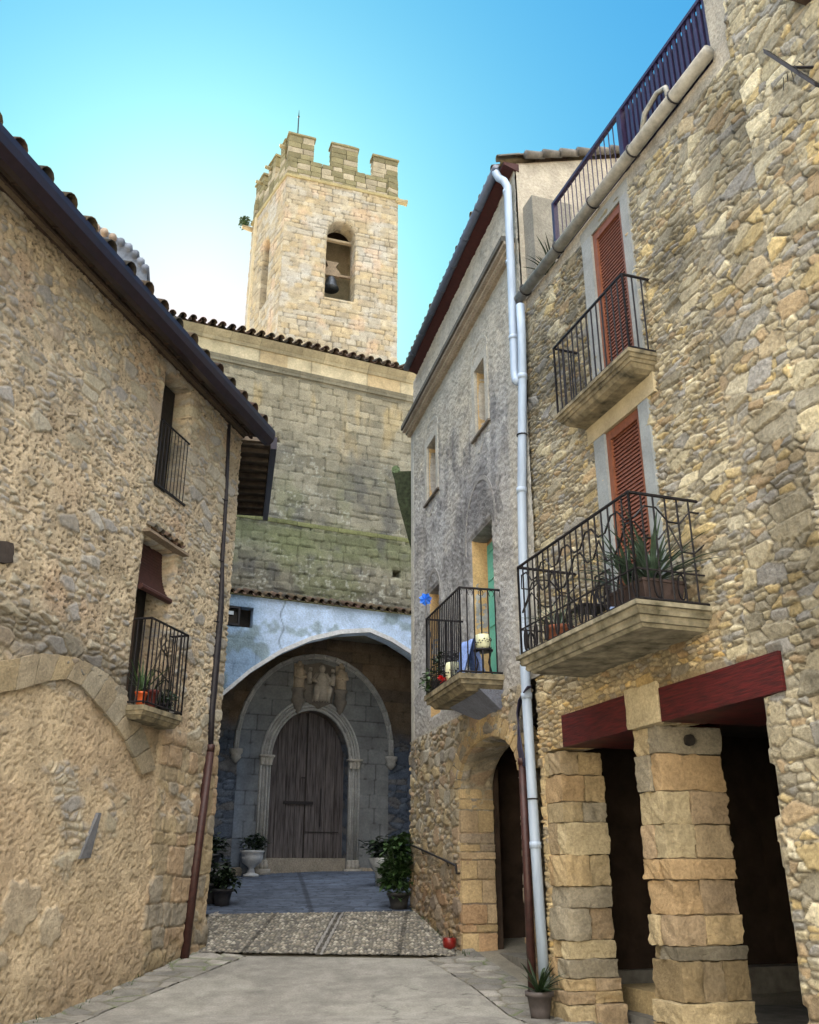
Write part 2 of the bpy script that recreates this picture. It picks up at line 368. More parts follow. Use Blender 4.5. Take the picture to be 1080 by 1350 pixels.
M_slab = plain('weathered_slab', (.30, .275, .205), .95, 0, .2, .9, 5, c2=(.075, .07, .045)); M_slab2 = plain('dirty_slab', (.27, .23, .15), .95, 0, .2, .9, 6, c2=(.06, .055, .04))
M_jamb = masonry('grey_jamb', .4, .004, 30, 100, .15)
M_conc = plain('grey_concrete', (.16, .155, .14), .9, 0, .35, .4, 5)

BODY = masonry('house_body', .5, .01)
# ------------------------------------------------------------ masonry fields
A = np.array
def f_right(s, z):
    e, i, j, cx, cy = rubble(s, z, 101, .15, .060, .30, .028)
    bg_ = (s + .5 * (fbm(s * 1.2, z * 1.2, 141, 2) - .5) < -4.75)
    if bg_.any():
        q = rubble(s, z, 131, .18, .088, .38, .028); e, i, j, cx, cy = [np.where(bg_, a_, b_) for a_, b_ in zip(q, (e, i, j, cx, cy))]
    r1, r2, r3 = hsh(i, j, 1), hsh(i, j, 2), hsh(i, j, 3)
    smear = sstep(.52, .66, fbm(s * 1.3, z * 1.0, 40, 3)) * .3
    seam = np.exp(-((s + 5.02 + .12 * (z - 9) * .3) / .13) ** 2) * (z > 5)
    smear = np.clip(smear + seam * .9, 0, 1)
    m = sstep(.0, .009 + .008 * r3, e - .008 * smear)
    h = m * (.017 + .032 * r1 + .022 * (cx * (r2 - .5) + cy * (r3 - .3)) * 2 - .012 * np.abs(2 * fbm(s * 8, z * 13, 145, 3) - 1)) * (1 - .55 * smear) + .012 * (fbm(s * 14, z * 14, 3, 3) - .5) + .02 * (fbm(s * 1.5, z * 1.5, 9, 2) - .5)
    st = palette(r2, [(.37, .335, .26), (.42, .38, .295), (.31, .285, .23), (.45, .405, .30), (.38, .34, .26), (.36, .335, .28), (.28, .26, .22), (.47, .38, .22), (.42, .39, .32), (.26, .255, .25), (.39, .33, .24), (.52, .48, .38), (.36, .28, .19), (.30, .295, .30)])
    st = st * A((1.12, 1.11, 1.03)) * (.70 + .52 * r3)[..., None] * (.84 + .32 * fbm(s * 22, z * 26, 143, 3))[..., None]
    mo = A((.20, .18, .14)) * (1 + .4 * smear)[..., None]  # joint shade put into the mortar, darker than its own tan
    col = lerp(mo, st, m * (1 - .35 * smear))
    dk = sstep(.50, .68, fbm(s * .9 + 3, z * .6, 77, 5)); col = col * (1 - .42 * dk)[..., None]; dr = np.exp(-(((s + 5.25) / .35) ** 2 + ((z - 7.6) / .8) ** 2)); col = col * (1 - .4 * dr * sstep(.3, .6, fbm(s * 5, z * 5, 78, 3)))[..., None]
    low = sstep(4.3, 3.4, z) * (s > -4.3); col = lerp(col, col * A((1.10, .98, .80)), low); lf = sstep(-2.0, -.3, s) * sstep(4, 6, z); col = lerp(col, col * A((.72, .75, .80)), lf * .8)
    return h, col
def f_tall(s, z):
    h, col = f_right(s - 1.5, z + 20); return h * 1.05, col
def f_left(s, z):
    e, i, j, cx, cy = rubble(s, z, 301, .20, .105, .3, .07)
    r1, r2, r3 = hsh(i, j, 1), hsh(i, j, 2), hsh(i, j, 3)
    sw = .12 * (fbm(s * 3, z * 3, 61, 2) - .5)
    x = (s + z * .35 + sw); y = (z - s * .25 + sw)
    ridg = 1 - np.abs(2 * fbm(x * 15, y * 24, 71, 4) - 1); lump = fbm(x * 26, y * 38, 72, 3); pit = sstep(.60, .70, fbm(x * 19, y * 30, 74, 3)); am = .25 + 1.2 * sstep(.3, .7, fbm(s * 1.7, z * 1.9, 76, 3)); grit = fbm(s * 42, z * 42, 78, 2)
    pl_h = .011 * ridg * am + .013 * lump * am - .020 * pit + .010 * grit + .035 * fbm(s * 3, z * 3, 79, 3)
    n1 = fbm(s * .9 + 5, z * 1.1, 81, 4); n2 = fbm(s * 5, z * 6, 83, 3)
    ex = sstep(.475, .515, n1 * .5 + n2 * .15 + r1 * .34)
    lz = sstep(8.9, 8.3, z) * sstep(6.0, 6.8, z) * sstep(-6.2, -6.9, s)           # bare rough stone near the left frame edge
    bandz = 4.25 + .10 * np.sin(s * 2) - np.maximum(s + 3.6, 0) * .35
    band = np.exp(-((z - bandz) / .33) ** 2) * (s < -1.7); ex = np.clip(ex + lz + band * 1.3, 0, 1)
    inarch = (z < 3.9) & (s < -2.2); lowpl = sstep(4.0, 3.6, z)
    ex = np.where((z < 3.7) & (s < -1.9), ex * sstep(.66, .76, n1), ex)
    for (fs, fz, fa, fb) in ((-4.75, 1.25, .33, .26), (-4.1, 1.0, .2, .2), (-5.25, .78, .35, .28), (-4.0, 1.7, .24, .10)):
        bl = sstep(1.06, .94, np.sqrt(((s - fs) / fa) ** 2 + ((z - fz) / fb) ** 2) + .9 * (n1 - .5) + .5 * (n2 - .5) + .12 * np.sin(7 * np.arctan2(z - fz, s - fs) + fs)); flat = np.maximum(bl, 0) if fs == -4.75 else np.maximum(flat, bl)
    pl_h = pl_h * (1 - .35 * lowpl)
    m = sstep(.0, .03, e)
    st_h = .012 + m * (.012 + .02 * r1 + .03 * lz * r2 + .035 * band * r3) + .014 * (fbm(s * 13, z * 13, 5, 3))
    h = pl_h * (1 - ex) + st_h * ex; h = h * (1 - flat) + (.032 + .012 * n2) * flat
    pc = A((.49, .41, .295)) * (.62 + .75 * fbm(s * 1.5, z * 1.5, 91, 5))[..., None]
    pc = lerp(pc, A((.40, .28, .20)) * np.ones(s.shape + (3,)), sstep(.5, .7, fbm(s * .6 + 9, z * .6, 93, 3)) * .5)
    pc = pc * ((.86 + .3 * lump) * (1 - .62 * pit))[..., None]  # pits also darkened in the colour, as painted shade
    pc = lerp(pc, A((.46, .365, .24)) * (.8 + .4 * n2)[..., None], lowpl * .6)
    st = palette(r2, [(.33, .31, .26), (.29, .28, .26), (.37, .35, .29), (.27, .27, .27), (.38, .35, .27), (.31, .305, .29), (.34, .29, .23)]) * (.9 + .4 * r3)[..., None]
    stc = lerp(A((.34, .29, .21)) * np.ones(s.shape + (3,)), st, m)
    col = lerp(pc, stc, ex * .85); col = col * (1 - .42 * np.clip(band * 1.2, 0, 1))[..., None]; col = lerp(col, A((.30, .285, .24)) * (.8 + .4 * n2)[..., None], flat * .45)
    # dressed blocks between the blind arch and the corner
    e2, i2, j2, c2, d2 = ashlar(s, z, 331, .42, .31, .07, .8); q = hsh(i2, j2, 9); m2 = sstep(.001, .014, e2)
    zone = sstep(3.75, 3.5, z) * sstep(-1.98, -1.88, s + .05 * n2) * sstep(.30, .42, fbm(s * 2, z * 2, 335, 3)); h2 = .012 + m2 * (.012 + .022 * q) + .035 * fbm(s * 9, z * 11, 6, 3)
    cb = palette(q, [(.34, .28, .19), (.38, .31, .20), (.29, .26, .21), (.36, .27, .18)]) * (.75 + .45 * n2)[..., None]
    cb = lerp(A((.26, .21, .15)) * np.ones(s.shape + (3,)), cb, m2)
    h = h * (1 - zone) + h2 * zone; col = lerp(col, cb, zone)
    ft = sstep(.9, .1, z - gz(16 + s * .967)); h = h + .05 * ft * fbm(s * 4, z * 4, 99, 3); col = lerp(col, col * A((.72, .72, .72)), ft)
    return h, col
def f_mid_plaster(s, z):
    n1 = fbm(s * .9, z * .9, 201, 5); x = s + z * .6; y = z - s * .5
    lump = fbm(x * 9, y * 22, 203, 3); fine = fbm(s * 30, z * 30, 205, 2)
    h = .030 * lump + .010 * fine + .012 * n1
    g = A((.40, .405, .41)) * np.ones(s.shape + (3,)); cr = A((.46, .415, .335)) * np.ones(s.shape + (3,))
    up = sstep(7.6, 10.0, z + 1.2 * (n1 - .5)); col = lerp(g, cr, np.clip(up * .8 + .25 * sstep(.5, .7, n1), 0, 1))
    stk = fbm(s * 5, z * .55, 207, 4); dk = np.clip(sstep(.48, .70, stk) * .4 + sstep(.5, .62, fbm(x * 1.6, y * 2.4, 211, 4)) * .6, 0, 1) * sstep(11.2, 9.0, z) * (.45 + .4 * sstep(4.2, 6.8, z))
    halo = np.exp(-(((s - 2.0) / 1.0) ** 2 + ((z - 7.45) / .8) ** 2)) * 1.2 + np.exp(-(((s - 4.9) / .7) ** 2 + ((z - 6.6) / .8) ** 2)) * .6
    dk = np.clip(dk + halo * (.5 + .6 * n1), 0, 1); col = lerp(col, A((.11, .11, .12)) * np.ones(s.shape + (3,)), dk * .8)
    edge = sstep(6.2, 6.5, s) + sstep(.32, .12, s); col = lerp(col, A((.44, .42, .37)) * np.ones(s.shape + (3,)), np.clip(edge, 0, 1) * .8)
    lowc = sstep(4.9, 4.2, z); col = lerp(col, A((.36, .34, .31)) * (.7 + .6 * n1)[..., None], lowc * .6)
    col = col * (.82 + .35 * lump)[..., None]
    return h, col
def f_mid_rubble(s, z):
    e, i, j, cx, cy = rubble(s, z, 401, .16, .105, .45, .05)
    r1, r2, r3 = hsh(i, j, 1), hsh(i, j, 2), hsh(i, j, 3); m = sstep(.001, .016, e)
    h = m * (.03 + .045 * r1) + .012 * fbm(s * 14, z * 14, 3, 3)
    st = palette(r2, [(.36, .31, .22), (.31, .275, .21), (.39, .32, .20), (.27, .25, .22), (.34, .26, .18), (.33, .31, .26)]) * (.8 + .35 * r3)[..., None]
    lo = sstep(2.3, 1.2, z) ; st = lerp(st, st * A((.85, .74, .66)), lo)
    return h, lerp(A((.27, .23, .17)) * np.ones(s.shape + (3,)), st, m)
def f_church(s, z):
    e, i, j, cx, cy = ashlar(s, z, 501, .40, .27, .03, .5); r1, r2 = hsh(i, j, 1), hsh(i, j, 2)
    m = sstep(-.004, .014, e + .016 * (fbm(s * 3, z * 3, 517, 3) - .5)); n1 = fbm(s * .5, z * .5, 503, 5); n2 = fbm(s * 6, z * 6, 505, 4); n3 = fbm(s * 1.6, z * 1.6, 507, 4)
    h = m * (.012 + .035 * r1) + .035 * n2
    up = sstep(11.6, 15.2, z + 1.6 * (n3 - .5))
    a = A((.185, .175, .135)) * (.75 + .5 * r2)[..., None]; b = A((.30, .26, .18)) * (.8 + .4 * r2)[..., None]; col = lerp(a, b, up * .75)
    col = lerp(col, A((.42, .31, .14)) * np.ones(s.shape + (3,)), sstep(.6, .8, fbm(s * 2.5, z * .7, 509, 3)) * .5 * up)
    moss = sstep(10.95, 10.3, z + .5 * (n2 - .5)) * sstep(9.2, 10.3, z + 1.1 * (n3 - .5)); col = lerp(col, A((.105, .125, .055)) * (.7 + .6 * n2)[..., None], moss * .65)
    m3 = sstep(.52, .7, fbm(s * 1.1 + 4, z * .8, 511, 4)) * sstep(13.5, 10, z); col = lerp(col, A((.15, .165, .085)) * np.ones(s.shape + (3,)), m3 * .6)
    dk = sstep(.5, .68, fbm(s * 1.4, z * 1.1, 513, 4)) * sstep(14, 12, z); col = lerp(col, A((.085, .085, .083)) * np.ones(s.shape + (3,)), dk * .7)
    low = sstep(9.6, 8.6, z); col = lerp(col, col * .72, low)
    li = (sstep(.62, .70, fbm(s * 11, z * 11, 515, 3)) * .55 * sstep(.45, .6, fbm(s * 1.5, z * 1.5, 516, 2))) * sstep(13.8, 12, z) * (1 - moss); col = lerp(col, A((.42, .43, .38)) * np.ones(s.shape + (3,)), li * .8)
    return h, lerp(col * .55, col, m)
def f_frieze(s, z):
    e, i, j, cx, cy = ashlar(s, z, 551, .8, 2.0, .006); r = hsh(i, j, 4); m = sstep(.0, .012, e)
    n = fbm(s * 3, z * 3, 553, 4); c = palette(r, [(.52, .43, .27), (.56, .47, .31), (.50, .38, .22), (.55, .46, .30)]) * (.75 + .45 * n)[..., None]
    return m * .008 + .004 * n, lerp(c * .55, c, m)
def f_tower(s, z):
    e, i, j, cx, cy = ashlar(s, z, 601, .38, .24, .03, .5); r1, r2 = hsh(i, j, 1), hsh(i, j, 2); miss = sstep(.45, .6, fbm(s * 1.2, z * 1.2, 603, 3))
    m = sstep(.0, .02, e + .010 * miss); n2 = fbm(s * 5, z * 5, 605, 4); n3 = fbm(s * .8, z * .8, 607, 4)
    c = palette(r2, [(.37, .31, .21), (.41, .35, .25), (.34, .285, .20), (.40, .32, .20), (.37, .33, .26)]) * (.82 + .35 * n2)[..., None]
    c = lerp(c, A((.42, .40, .36)) * np.ones(s.shape + (3,)), sstep(.55, .7, n3) * .6); c = lerp(c, A((.52, .36, .24)) * np.ones(s.shape + (3,)), sstep(.6, .75, fbm(s * 1.3 + 7, z * 1.1, 609, 3)) * .5)
    return m * (.02 + .03 * r1) + .03 * n2, lerp(c * .5, c, m)
def f_parapet(s, z):
    h, c = f_tower(s, z); n = fbm(s * 1.8, z * 1.8, 611, 4); return h, lerp(c * .72, A((.22, .19, .075)) * np.ones(s.shape + (3,)), sstep(.38, .62, n) * .8)
def f_porch(s, z):
    n1 = fbm(s * 1.1, z * 1.1, 701, 5); n2 = fbm(s * 9, z * 9, 703, 4); e, i, j, cx, cy = ashlar(s, z, 705, .6, .36, .012); m = sstep(0, .015, e)
    left = sstep(-1.1, -2.0, s + .8 * (n1 - .5)); c = A((.44, .57, .78)) * (.78 + .4 * n1)[..., None]  # blue of the sky light put into the wall colour
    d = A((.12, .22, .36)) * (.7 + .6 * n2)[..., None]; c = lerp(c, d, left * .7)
    c = lerp(c, A((.14, .19, .17)) * np.ones(s.shape + (3,)), sstep(.60, .72, fbm(s * 2 + 2, z * 2, 707, 4)) * .6)
    crack = np.exp(-((s + 1.02 + .05 * np.sin(z * 9)) / .02) ** 2) * (z > 6.2); c = c * (1 - .6 * crack)[..., None]
    k = np.clip(left * .8 + .15, 0, 1); return .008 * n2 + m * .012 * k - .01 * crack, lerp(c * .7, c, np.clip(m + (1 - k), 0, 1))
def f_portal(s, z):
    e, i, j, cx, cy = rubble(s, z, 751, .30, .17, .3, .03); e2, i2, j2, _, _ = ashlar(s, z, 753, .62, .33, .008)
    up = sstep(5.2, 5.8, z + .4 * fbm(s, z, 755, 2)); r = hsh(i, j, 2); r2 = hsh(i2, j2, 2); m1 = sstep(0, .025, e); m2 = sstep(0, .014, e2); n = fbm(s * 5, z * 5, 757, 4)
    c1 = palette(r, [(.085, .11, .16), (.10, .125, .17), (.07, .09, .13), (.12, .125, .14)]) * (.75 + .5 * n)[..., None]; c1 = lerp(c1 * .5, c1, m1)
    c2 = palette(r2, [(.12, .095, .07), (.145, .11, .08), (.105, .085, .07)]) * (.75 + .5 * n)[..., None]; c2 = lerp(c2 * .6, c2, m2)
    return (m1 * .03 * (1 - up) + m2 * .015 * up) + .008 * n, lerp(c1, c2, up)
def f_dressed(s, z):
    e, i, j, cx, cy = ashlar(s, z, 771, .62, .40, .008, .3); m = sstep(0, .016, e); n = fbm(s * 2.5, z * 2.5, 773, 5); r = hsh(i, j, 2)
    bl = np.clip(.35 + sstep(1.4, -.6, s + 1.6) * sstep(6.5, 4., z), 0, 1); c = lerp(A((.17, .172, .165)) * np.ones(s.shape + (3,)), A((.125, .155, .205)) * np.ones(s.shape + (3,)), bl) * (.72 + .5 * n)[..., None] * (.9 + .2 * r)[..., None]; return m * .012 + .006 * n, lerp(c * .42, c, m)  # blue cast of sky light painted in, stronger low and to the left
def f_back(s, z):
    h, c = f_mid_rubble(s + 9, z); return h, c * .75
def f_gable(s, z):
    n = fbm(s * 1.2, z * .6, 811, 5); n2 = fbm(s * 9, z * 3, 813, 3); return .012 * n2, A((.36, .33, .28)) * (.6 + .7 * n)[..., None] * (.85 + .3 * n2)[..., None]

# ------------------------------------------------------------ generic pieces
def rect(s0, s1, z0, z1): return [(min(s0, s1), z0), (max(s0, s1), z0), (max(s0, s1), z1), (min(s0, s1), z1)]
def arc_open(s0, s1, z0, zs, rise, n=14, point=0.):
    a, b = min(s0, s1), max(s0, s1); m = (a + b) / 2; hw = (b - a) / 2; P = [(a, z0), (b, z0)]
    for k in range(n + 1):
        t = k / n * pi; x = cos(t) * hw; y = sin(t) ** (1 - point * .3) * rise; P.append((m + x, zs + y))
    return P
def tiles(mb, O, along, up, n, rows, w=.23, tl=.42, r=.085, seed=1, thick=.016, DK=.45):
    """barrel tile roof: O eave start, along unit vector, up slope vector (unit)"""
    rnd = random.Random(seed); O = A(O, float) if False else np.array(O, float); al = np.array(along, float); up = np.array(up, float); nr = np.cross(al, up); nr /= np.linalg.norm(nr)
    if nr[2] < 0: nr = -nr
    for i in range(n):
        for j in range(rows):
            for kind in (0, 1):
                b = O + al * (w * (i + (.5 if kind else 0)) + rnd.uniform(-.012, .012)) + up * (tl * .8 * j - (.04 if kind == 0 else -.01) + rnd.uniform(-.025, .02)) + nr * (rnd.uniform(0, .012) + (.03 if kind == 0 else .05))
                vs = []; fs = []; S = 6; t2 = up * tl + nr * .02; sg = 1 if kind == 0 else -1; g = rnd.uniform(.7, 1.25); mb.cur = (g * DK * .30, g * DK * .22 * rnd.uniform(.85, 1.1), g * DK * .15)
                if rnd.random() < .3: mb.cur = (g * DK * .22, g * DK * .20, g * DK * .17)
                for end in (0, 1):
                    rr = r * (1.0 - .12 * end)
                    for q in (rr, rr - thick):
                        for k in range(S + 1):
                            a = pi * k / S; vs.append(b + t2 * end + al * (cos(a) * q) + nr * (sin(a) * q * sg))
                m = S + 1
                for k in range(S):
                    fs += [(k, k + 1, 2 * m + k + 1, 2 * m + k), (m + k, 3 * m + k, 3 * m + k + 1, m + k + 1), (k, m + k, m + k + 1, k + 1)]
                mb.add(vs, fs)
def half_pipe(mb, a, b, r=.075, n=10, up=(0, 0, 1), thick=.006):
    a = np.array(a, float); b = np.array(b, float); t = (b - a) / np.linalg.norm(b - a); x = np.cross(t, up); x /= np.linalg.norm(x); y = np.cross(x, t)
    vs = []; fs = []
    for p in (a, b):
        for q in (r, r - thick):
            for k in range(n + 1):
                g = pi + pi * k / n; vs.append(p + x * cos(g) * q + y * sin(g) * q)
    m = n + 1
    for k in range(n): fs += [(k, k + 1, 2 * m + k + 1, 2 * m + k), (m + k, 3 * m + k, 3 * m + k + 1, m + k + 1), (k, m + k, m + k + 1, k + 1), (2 * m + k, 2 * m + k + 1, 3 * m + k + 1, 3 * m + k)]
    mb.add(vs, fs)
def slab(mb, pl, s0, s1, ztop, D, prof):
    """moulded balcony slab; prof = [(depth below top, inset)]"""
    a, b = min(s0, s1), max(s0, s1)
    for (d0, i0), (d1, i1) in zip(prof[:-1], prof[1:]):
        mb.hexa([pl.w(a + i1, ztop - d1, -.03), pl.w(b - i1, ztop - d1, -.03), pl.w(b - i1, ztop - d1, D - i1), pl.w(a + i1, ztop - d1, D - i1),
                 pl.w(a + i0, ztop - d0, -.03), pl.w(b - i0, ztop - d0, -.03), pl.w(b - i0, ztop - d0, D - i0), pl.w(a + i0, ztop - d0, D - i0)])
def rail_run(pl, s0, s1, D, zb, zt, step, r=.008, bars=True, mb=None, rb=.05):
    """rail on three sides: wall - front - wall"""
    mb = mb or MB(); path = [(s0, 0), (s0, D), (s1, D), (s1, 0)]
    for z, rr in ((zt, r * 1.7), (zb + rb, r * 1.3)):
        for (a, o), (b, p) in zip(path[:-1], path[1:]): mb.bar(pl.w(a, z, o), pl.w(b, z, p), rr, 6)
    for k, ((a, o), (b, p)) in enumerate(zip(path[:-1], path[1:])):
        L = math.hypot(b - a, p - o); n = max(1, int(round(L / step)))
        for q in range(n + 1):
            if k != 1 and (q == 0 and k == 0 or q == n and k == 2): continue
            t = q / n; x = a + (b - a) * t; y = o + (p - o) * t; cr = q in (0, n)
            mb.bar(pl.w(x, zb + (0 if cr else rb), y), pl.w(x, zt, y), r * (1.4 if cr else 1), 5)
    return mb
def shutter(pl, s0, s1, z0, z1, off, parent, name='shutter', fr=M_red, sl_=M_slat, bars=.05):
    a, b = min(s0, s1), max(s0, s1); m = MB(); t = .09
    m.box(pl, a, a + t, z0, z1, off - .03, off + .03); m.box(pl, b - t, b, z0, z1, off - .03, off + .03); m.box(pl, a + t, b - t, z1 - .12, z1, off - .03, off + .027)
    o = m.build('door_frame', fr, parent); m = MB(); z = z0
    while z < z1 - .12:
        m.box(pl, a + t, b - t, z, min(z + bars * .8, z1 - .12), off - .028, off + .006, -.014); z += bars
    m.box(pl, a + t, b - t, z0, z1 - .12, off - .05, off - .026)
    m.build(name, sl_, parent); return o
# ------------------------------------------------------------ plants
def blades(mb, c, n, L, wd, seed, droop=.6, spread=1., up=.25):
    rnd = random.Random(seed)
    for i in range(n):
        az = rnd.uniform(0, 2 * pi); el = rnd.uniform(up, 1.35) if spread > .9 else rnd.uniform(.9, 1.45); l = L * rnd.uniform(.6, 1.1); S = 6; p = np.array(c, float) + np.array((cos(az), sin(az), 0)) * .02
        side = np.array((-sin(az), cos(az), 0)); vs = []; ww = wd * rnd.uniform(.7, 1.2)
        for k in range(S + 1):
            t = k / S; q = ww * (1 - t) ** .7 * (.6 + .8 * t if t < .5 else 1)
            d = np.array((cos(az) * cos(el), sin(az) * cos(el), sin(el))); nn = np.cross(side, d)
            vs += [p - side * q, p - nn * q * .35, p + side * q]; p = p + d * l / S; el -= droop / S * rnd.uniform(.6, 1.4)
        fs = []
        for k in range(S): fs += [(3 * k, 3 * k + 1, 3 * k + 4, 3 * k + 3), (3 * k + 1, 3 * k + 2, 3 * k + 5, 3 * k + 4)]
        mb.add(vs, fs)
def bush(mb, c, rad, n, size, seed, stems=None):
    rnd = random.Random(seed); cl = [(rnd.gauss(0, .45), rnd.gauss(0, .45), rnd.uniform(-.8, .9)) for _ in range(9)]
    for i in range(n):
        k = cl[i % 9]; d = np.array([rnd.gauss(0, .33) for _ in range(3)]) + np.array(k) * .75; d = d / max(1, np.linalg.norm(d) / 1.05); p = np.array(c, float) + d * np.array(rad)
        az = rnd.uniform(0, 2 * pi); el = rnd.uniform(-.7, .6); L = size * rnd.uniform(.6, 1.3); f = np.array((cos(az) * cos(el), sin(az) * cos(el), sin(el))); s_ = np.cross(f, (0, 0, 1)); s_ /= np.linalg.norm(s_); u = np.cross(s_, f)
        mb.add([p, p + f * L * .35 + s_ * L * .3 + u * L * .06, p + f * L * .75 + s_ * L * .22, p + f * L - u * L * .12, p + f * L * .75 - s_ * L * .22, p + f * L * .35 - s_ * L * .3 + u * L * .06, p + f * L * .5 - u * L * .05],
               [(0, 1, 6), (1, 2, 6), (2, 3, 6), (3, 4, 6), (4, 5, 6), (5, 0, 6)])
def pot(mb, c, r, h, n=18, rim=True):
    mb.lathe(c, [(r * .68, 0), (r * .75, h * .3), (r * .92, h * .82), (r * 1.06, h * .83), (r * 1.08, h), (r * .93, h), (r * .9, h * .86), (r * .2, h * .85)], n)
# ============================================================ GROUND
ys = sorted(set([-300, -150, -60, -20, 0, 6, 9] + list(np.arange(10, 27, .5)) + [12.3, 15.4, 18.3, 30, 50, 100, 200, 400])); xs = [-300, -100, -30, -12, -8, -6, -4, -2, 0, 2, 4, 6, 8, 12, 30, 100, 300]
X, Y = np.meshgrid(xs, ys); nx, ny = len(xs), len(ys); ix = np.arange(nx * ny).reshape(ny, nx)
q = np.stack([ix[:-1, :-1], ix[:-1, 1:], ix[1:, 1:], ix[1:, :-1]], -1).reshape(-1, 4)
gcol = np.tile(A((.22, .205, .17)), (nx * ny, 1))
o = from_np('ground', np.stack([X, Y, gz(Y) - .03], -1).reshape(-1, 3), q, M_ground, None, gcol, False); o['kind'] = 'structure'
def sheet(name, poly, cell, field, lift=.004):
    P = np.array(poly); x0, y0 = P.min(0); x1, y1 = P.max(0); nx = int((x1 - x0) / cell) + 2; ny = int((y1 - y0) / cell) + 2
    X, Y = np.meshgrid(np.linspace(x0, x1, nx), np.linspace(y0, y1, ny)); d, qx, qy = poly_sd(X, Y, poly); k = np.abs(d) < cell * .62
    X = np.where(k, qx, X); Y = np.where(k, qy, Y); cx = (X[1:, 1:] + X[:-1, :-1] + X[1:, :-1] + X[:-1, 1:]) / 4; cy = (Y[1:, 1:] + Y[:-1, :-1] + Y[1:, :-1] + Y[:-1, 1:]) / 4
    dd, _, _ = poly_sd(cx, cy, poly); ix = np.arange(nx * ny).reshape(ny, nx); q = np.stack([ix[:-1, :-1], ix[:-1, 1:], ix[1:, 1:], ix[1:, :-1]], -1)[dd < 0]
    h, c = field(X, Y); Z = gz(Y) + lift + h; used = np.unique(q); re = np.full(nx * ny, -1); re[used] = np.arange(len(used))
    o = from_np(name, np.stack([X, Y, Z], -1).reshape(-1, 3)[used], re[q], M_ground, None, c.reshape(-1, 3)[used]); o['kind'] = 'structure'; return o
def g_conc(x, y):
    n = fbm(x * .8, y * .8, 901, 5); n2 = fbm(x * 14, y * 14, 903, 3); c = A((.215, .208, .192)) * (.80 + .38 * n)[..., None] * (.86 + .28 * n2)[..., None]
    p = sstep(.62, .66, fbm(x * 1.4 + 2, y * 1.6, 905, 3)); c = lerp(c, A((.28, .275, .25)) * np.ones(x.shape + (3,)), p * .5)
    st = np.exp(-((x - 1.25 - .2 * (13.5 - y)) / .18) ** 2); c = lerp(c, A((.20, .15, .10)) * np.ones(x.shape + (3,)), st * .5); cr = np.abs(fbm(x * .55 + 3, y * .55, 907, 4) - .5); k = sstep(.006, .001, cr) * (fbm(x * 2, y * 2, 909, 2) > .4); c = c * (1 - .45 * k)[..., None]; sp = sstep(.60, .70, fbm(x * 3.1, y * 4.2, 908, 4)); c = c * (1 - .12 * sp)[..., None]; return .004 * n2 + .004 * n - .004 * k, c
def g_flag(x, y):
    e, i, j, _, _ = vor(x + .05 * fbm(x * 4, y * 4, 1, 2), y, .42, .30, 911); m = sstep(.004, .03, e); r = hsh(i, j, 3); n = fbm(x * 9, y * 9, 913, 4)
    c = palette(r, [(.19, .185, .17), (.23, .22, .20), (.165, .16, .15), (.27, .26, .24)]) * (.7 + .5 * n)[..., None]; jo = lerp(A((.14, .13, .10)) * np.ones(x.shape + (3,)), A((.10, .13, .05)) * np.ones(x.shape + (3,)), sstep(.5, .6, fbm(x * 2, y * 2, 915, 3)))
    return m * (.012 + .012 * r) + .006 * n, lerp(jo, c, m)
def g_cob(x, y):
    wx = .02 * (fbm(x * 6, y * 6, 921, 2) - .5); e, i, j, _, _ = vor(x + wx, y + wx, .065, .095, 923, .8); r, r2 = hsh(i, j, 3), hsh(i, j, 5); m = np.clip(e / .026, 0, 1) ** .6
    c = palette(r, [(.22, .20, .165), (.29, .265, .22), (.16, .15, .13), (.38, .36, .31), (.19, .18, .165), (.10, .098, .092)]) * (.85 + .3 * r2)[..., None]; col = lerp(A((.085, .08, .068)) * np.ones(x.shape + (3,)), c, np.clip(m * 1.3 - .2, 0, 1)); h = m * (.018 + .016 * r2)
    xc = -1.42 + .04 * (y - 15.4); 
    for dx, w, dark in ((0, .10, 1), (-1.17, .035, .8), (1.25 + 0, .035, .8)):
        b = np.abs(x - (xc + dx)) < w; col = np.where(b[..., None], col * (1 - .62 * dark), col)
        if dx == 0:
            l = (np.abs(np.abs(x - xc) - .055) < .022); col = np.where(l[..., None], A((.22, .215, .21)) * (.8 + .4 * r)[..., None], col); h = np.where(b & ~l, h * .2, h)
    return h, col
def g_plaza(x, y):
    X2 = x * .93 - y * .0; e, i, j, _, _ = ashlar(X2, y * 1. - x * .1, 931, .55, .13, .02); m = sstep(.0, .012, e); r = hsh(i, j, 3); n = fbm(x * 3, y * 3, 933, 4); n2 = fbm(x * 12, y * 20, 935, 3)
    c = A((.072, .092, .135)) * (.75 + .4 * r)[..., None] * (.7 + .6 * n)[..., None]; ln = (np.abs(x + 2.35 + (y - 22) * .15) < .05) | (np.abs(x - .35) < .05); c = np.where(ln[..., None], c * .55, c)  # blue-grey slabs, with the blue cast of sky light added to their colour
    return m * .012 + .012 * n2, lerp(c * .45, c, m)
cA, cB = gpx(325, 1262), gpx(560, 1265); cl = gpx(133, 1338); cr = gpx(690, 1349)
conc = [cA, cB, gpx(622, 1302), cr, (2.1, 9), (2.4, 2), (2.4, -12), (-4, -12), (-4.2, 2), (-3.9, 9), cl]
sheet('concrete_pavement', conc, .035, g_conc, .008)
k0, k1, k2, k3 = gpx(262, 1257), gpx(606, 1262), gpx(546, 1203), gpx(276, 1207)
sheet('flagstone_edging', [(k0[0] - .3, 18.6), k3, k0, cA, cl, (-3.9, 9), (-4.2, 2), (-7, 2), (-5.2, 10), (-3.4, 15.9)], .03, g_flag, .002)
sheet('flagstone_strip', [cB, k1, (.9, 16.2), (1.75, 12.9), (6, 0), (2.4, 0), (2.1, 9), cr, gpx(622, 1302)], .03, g_flag, .002)
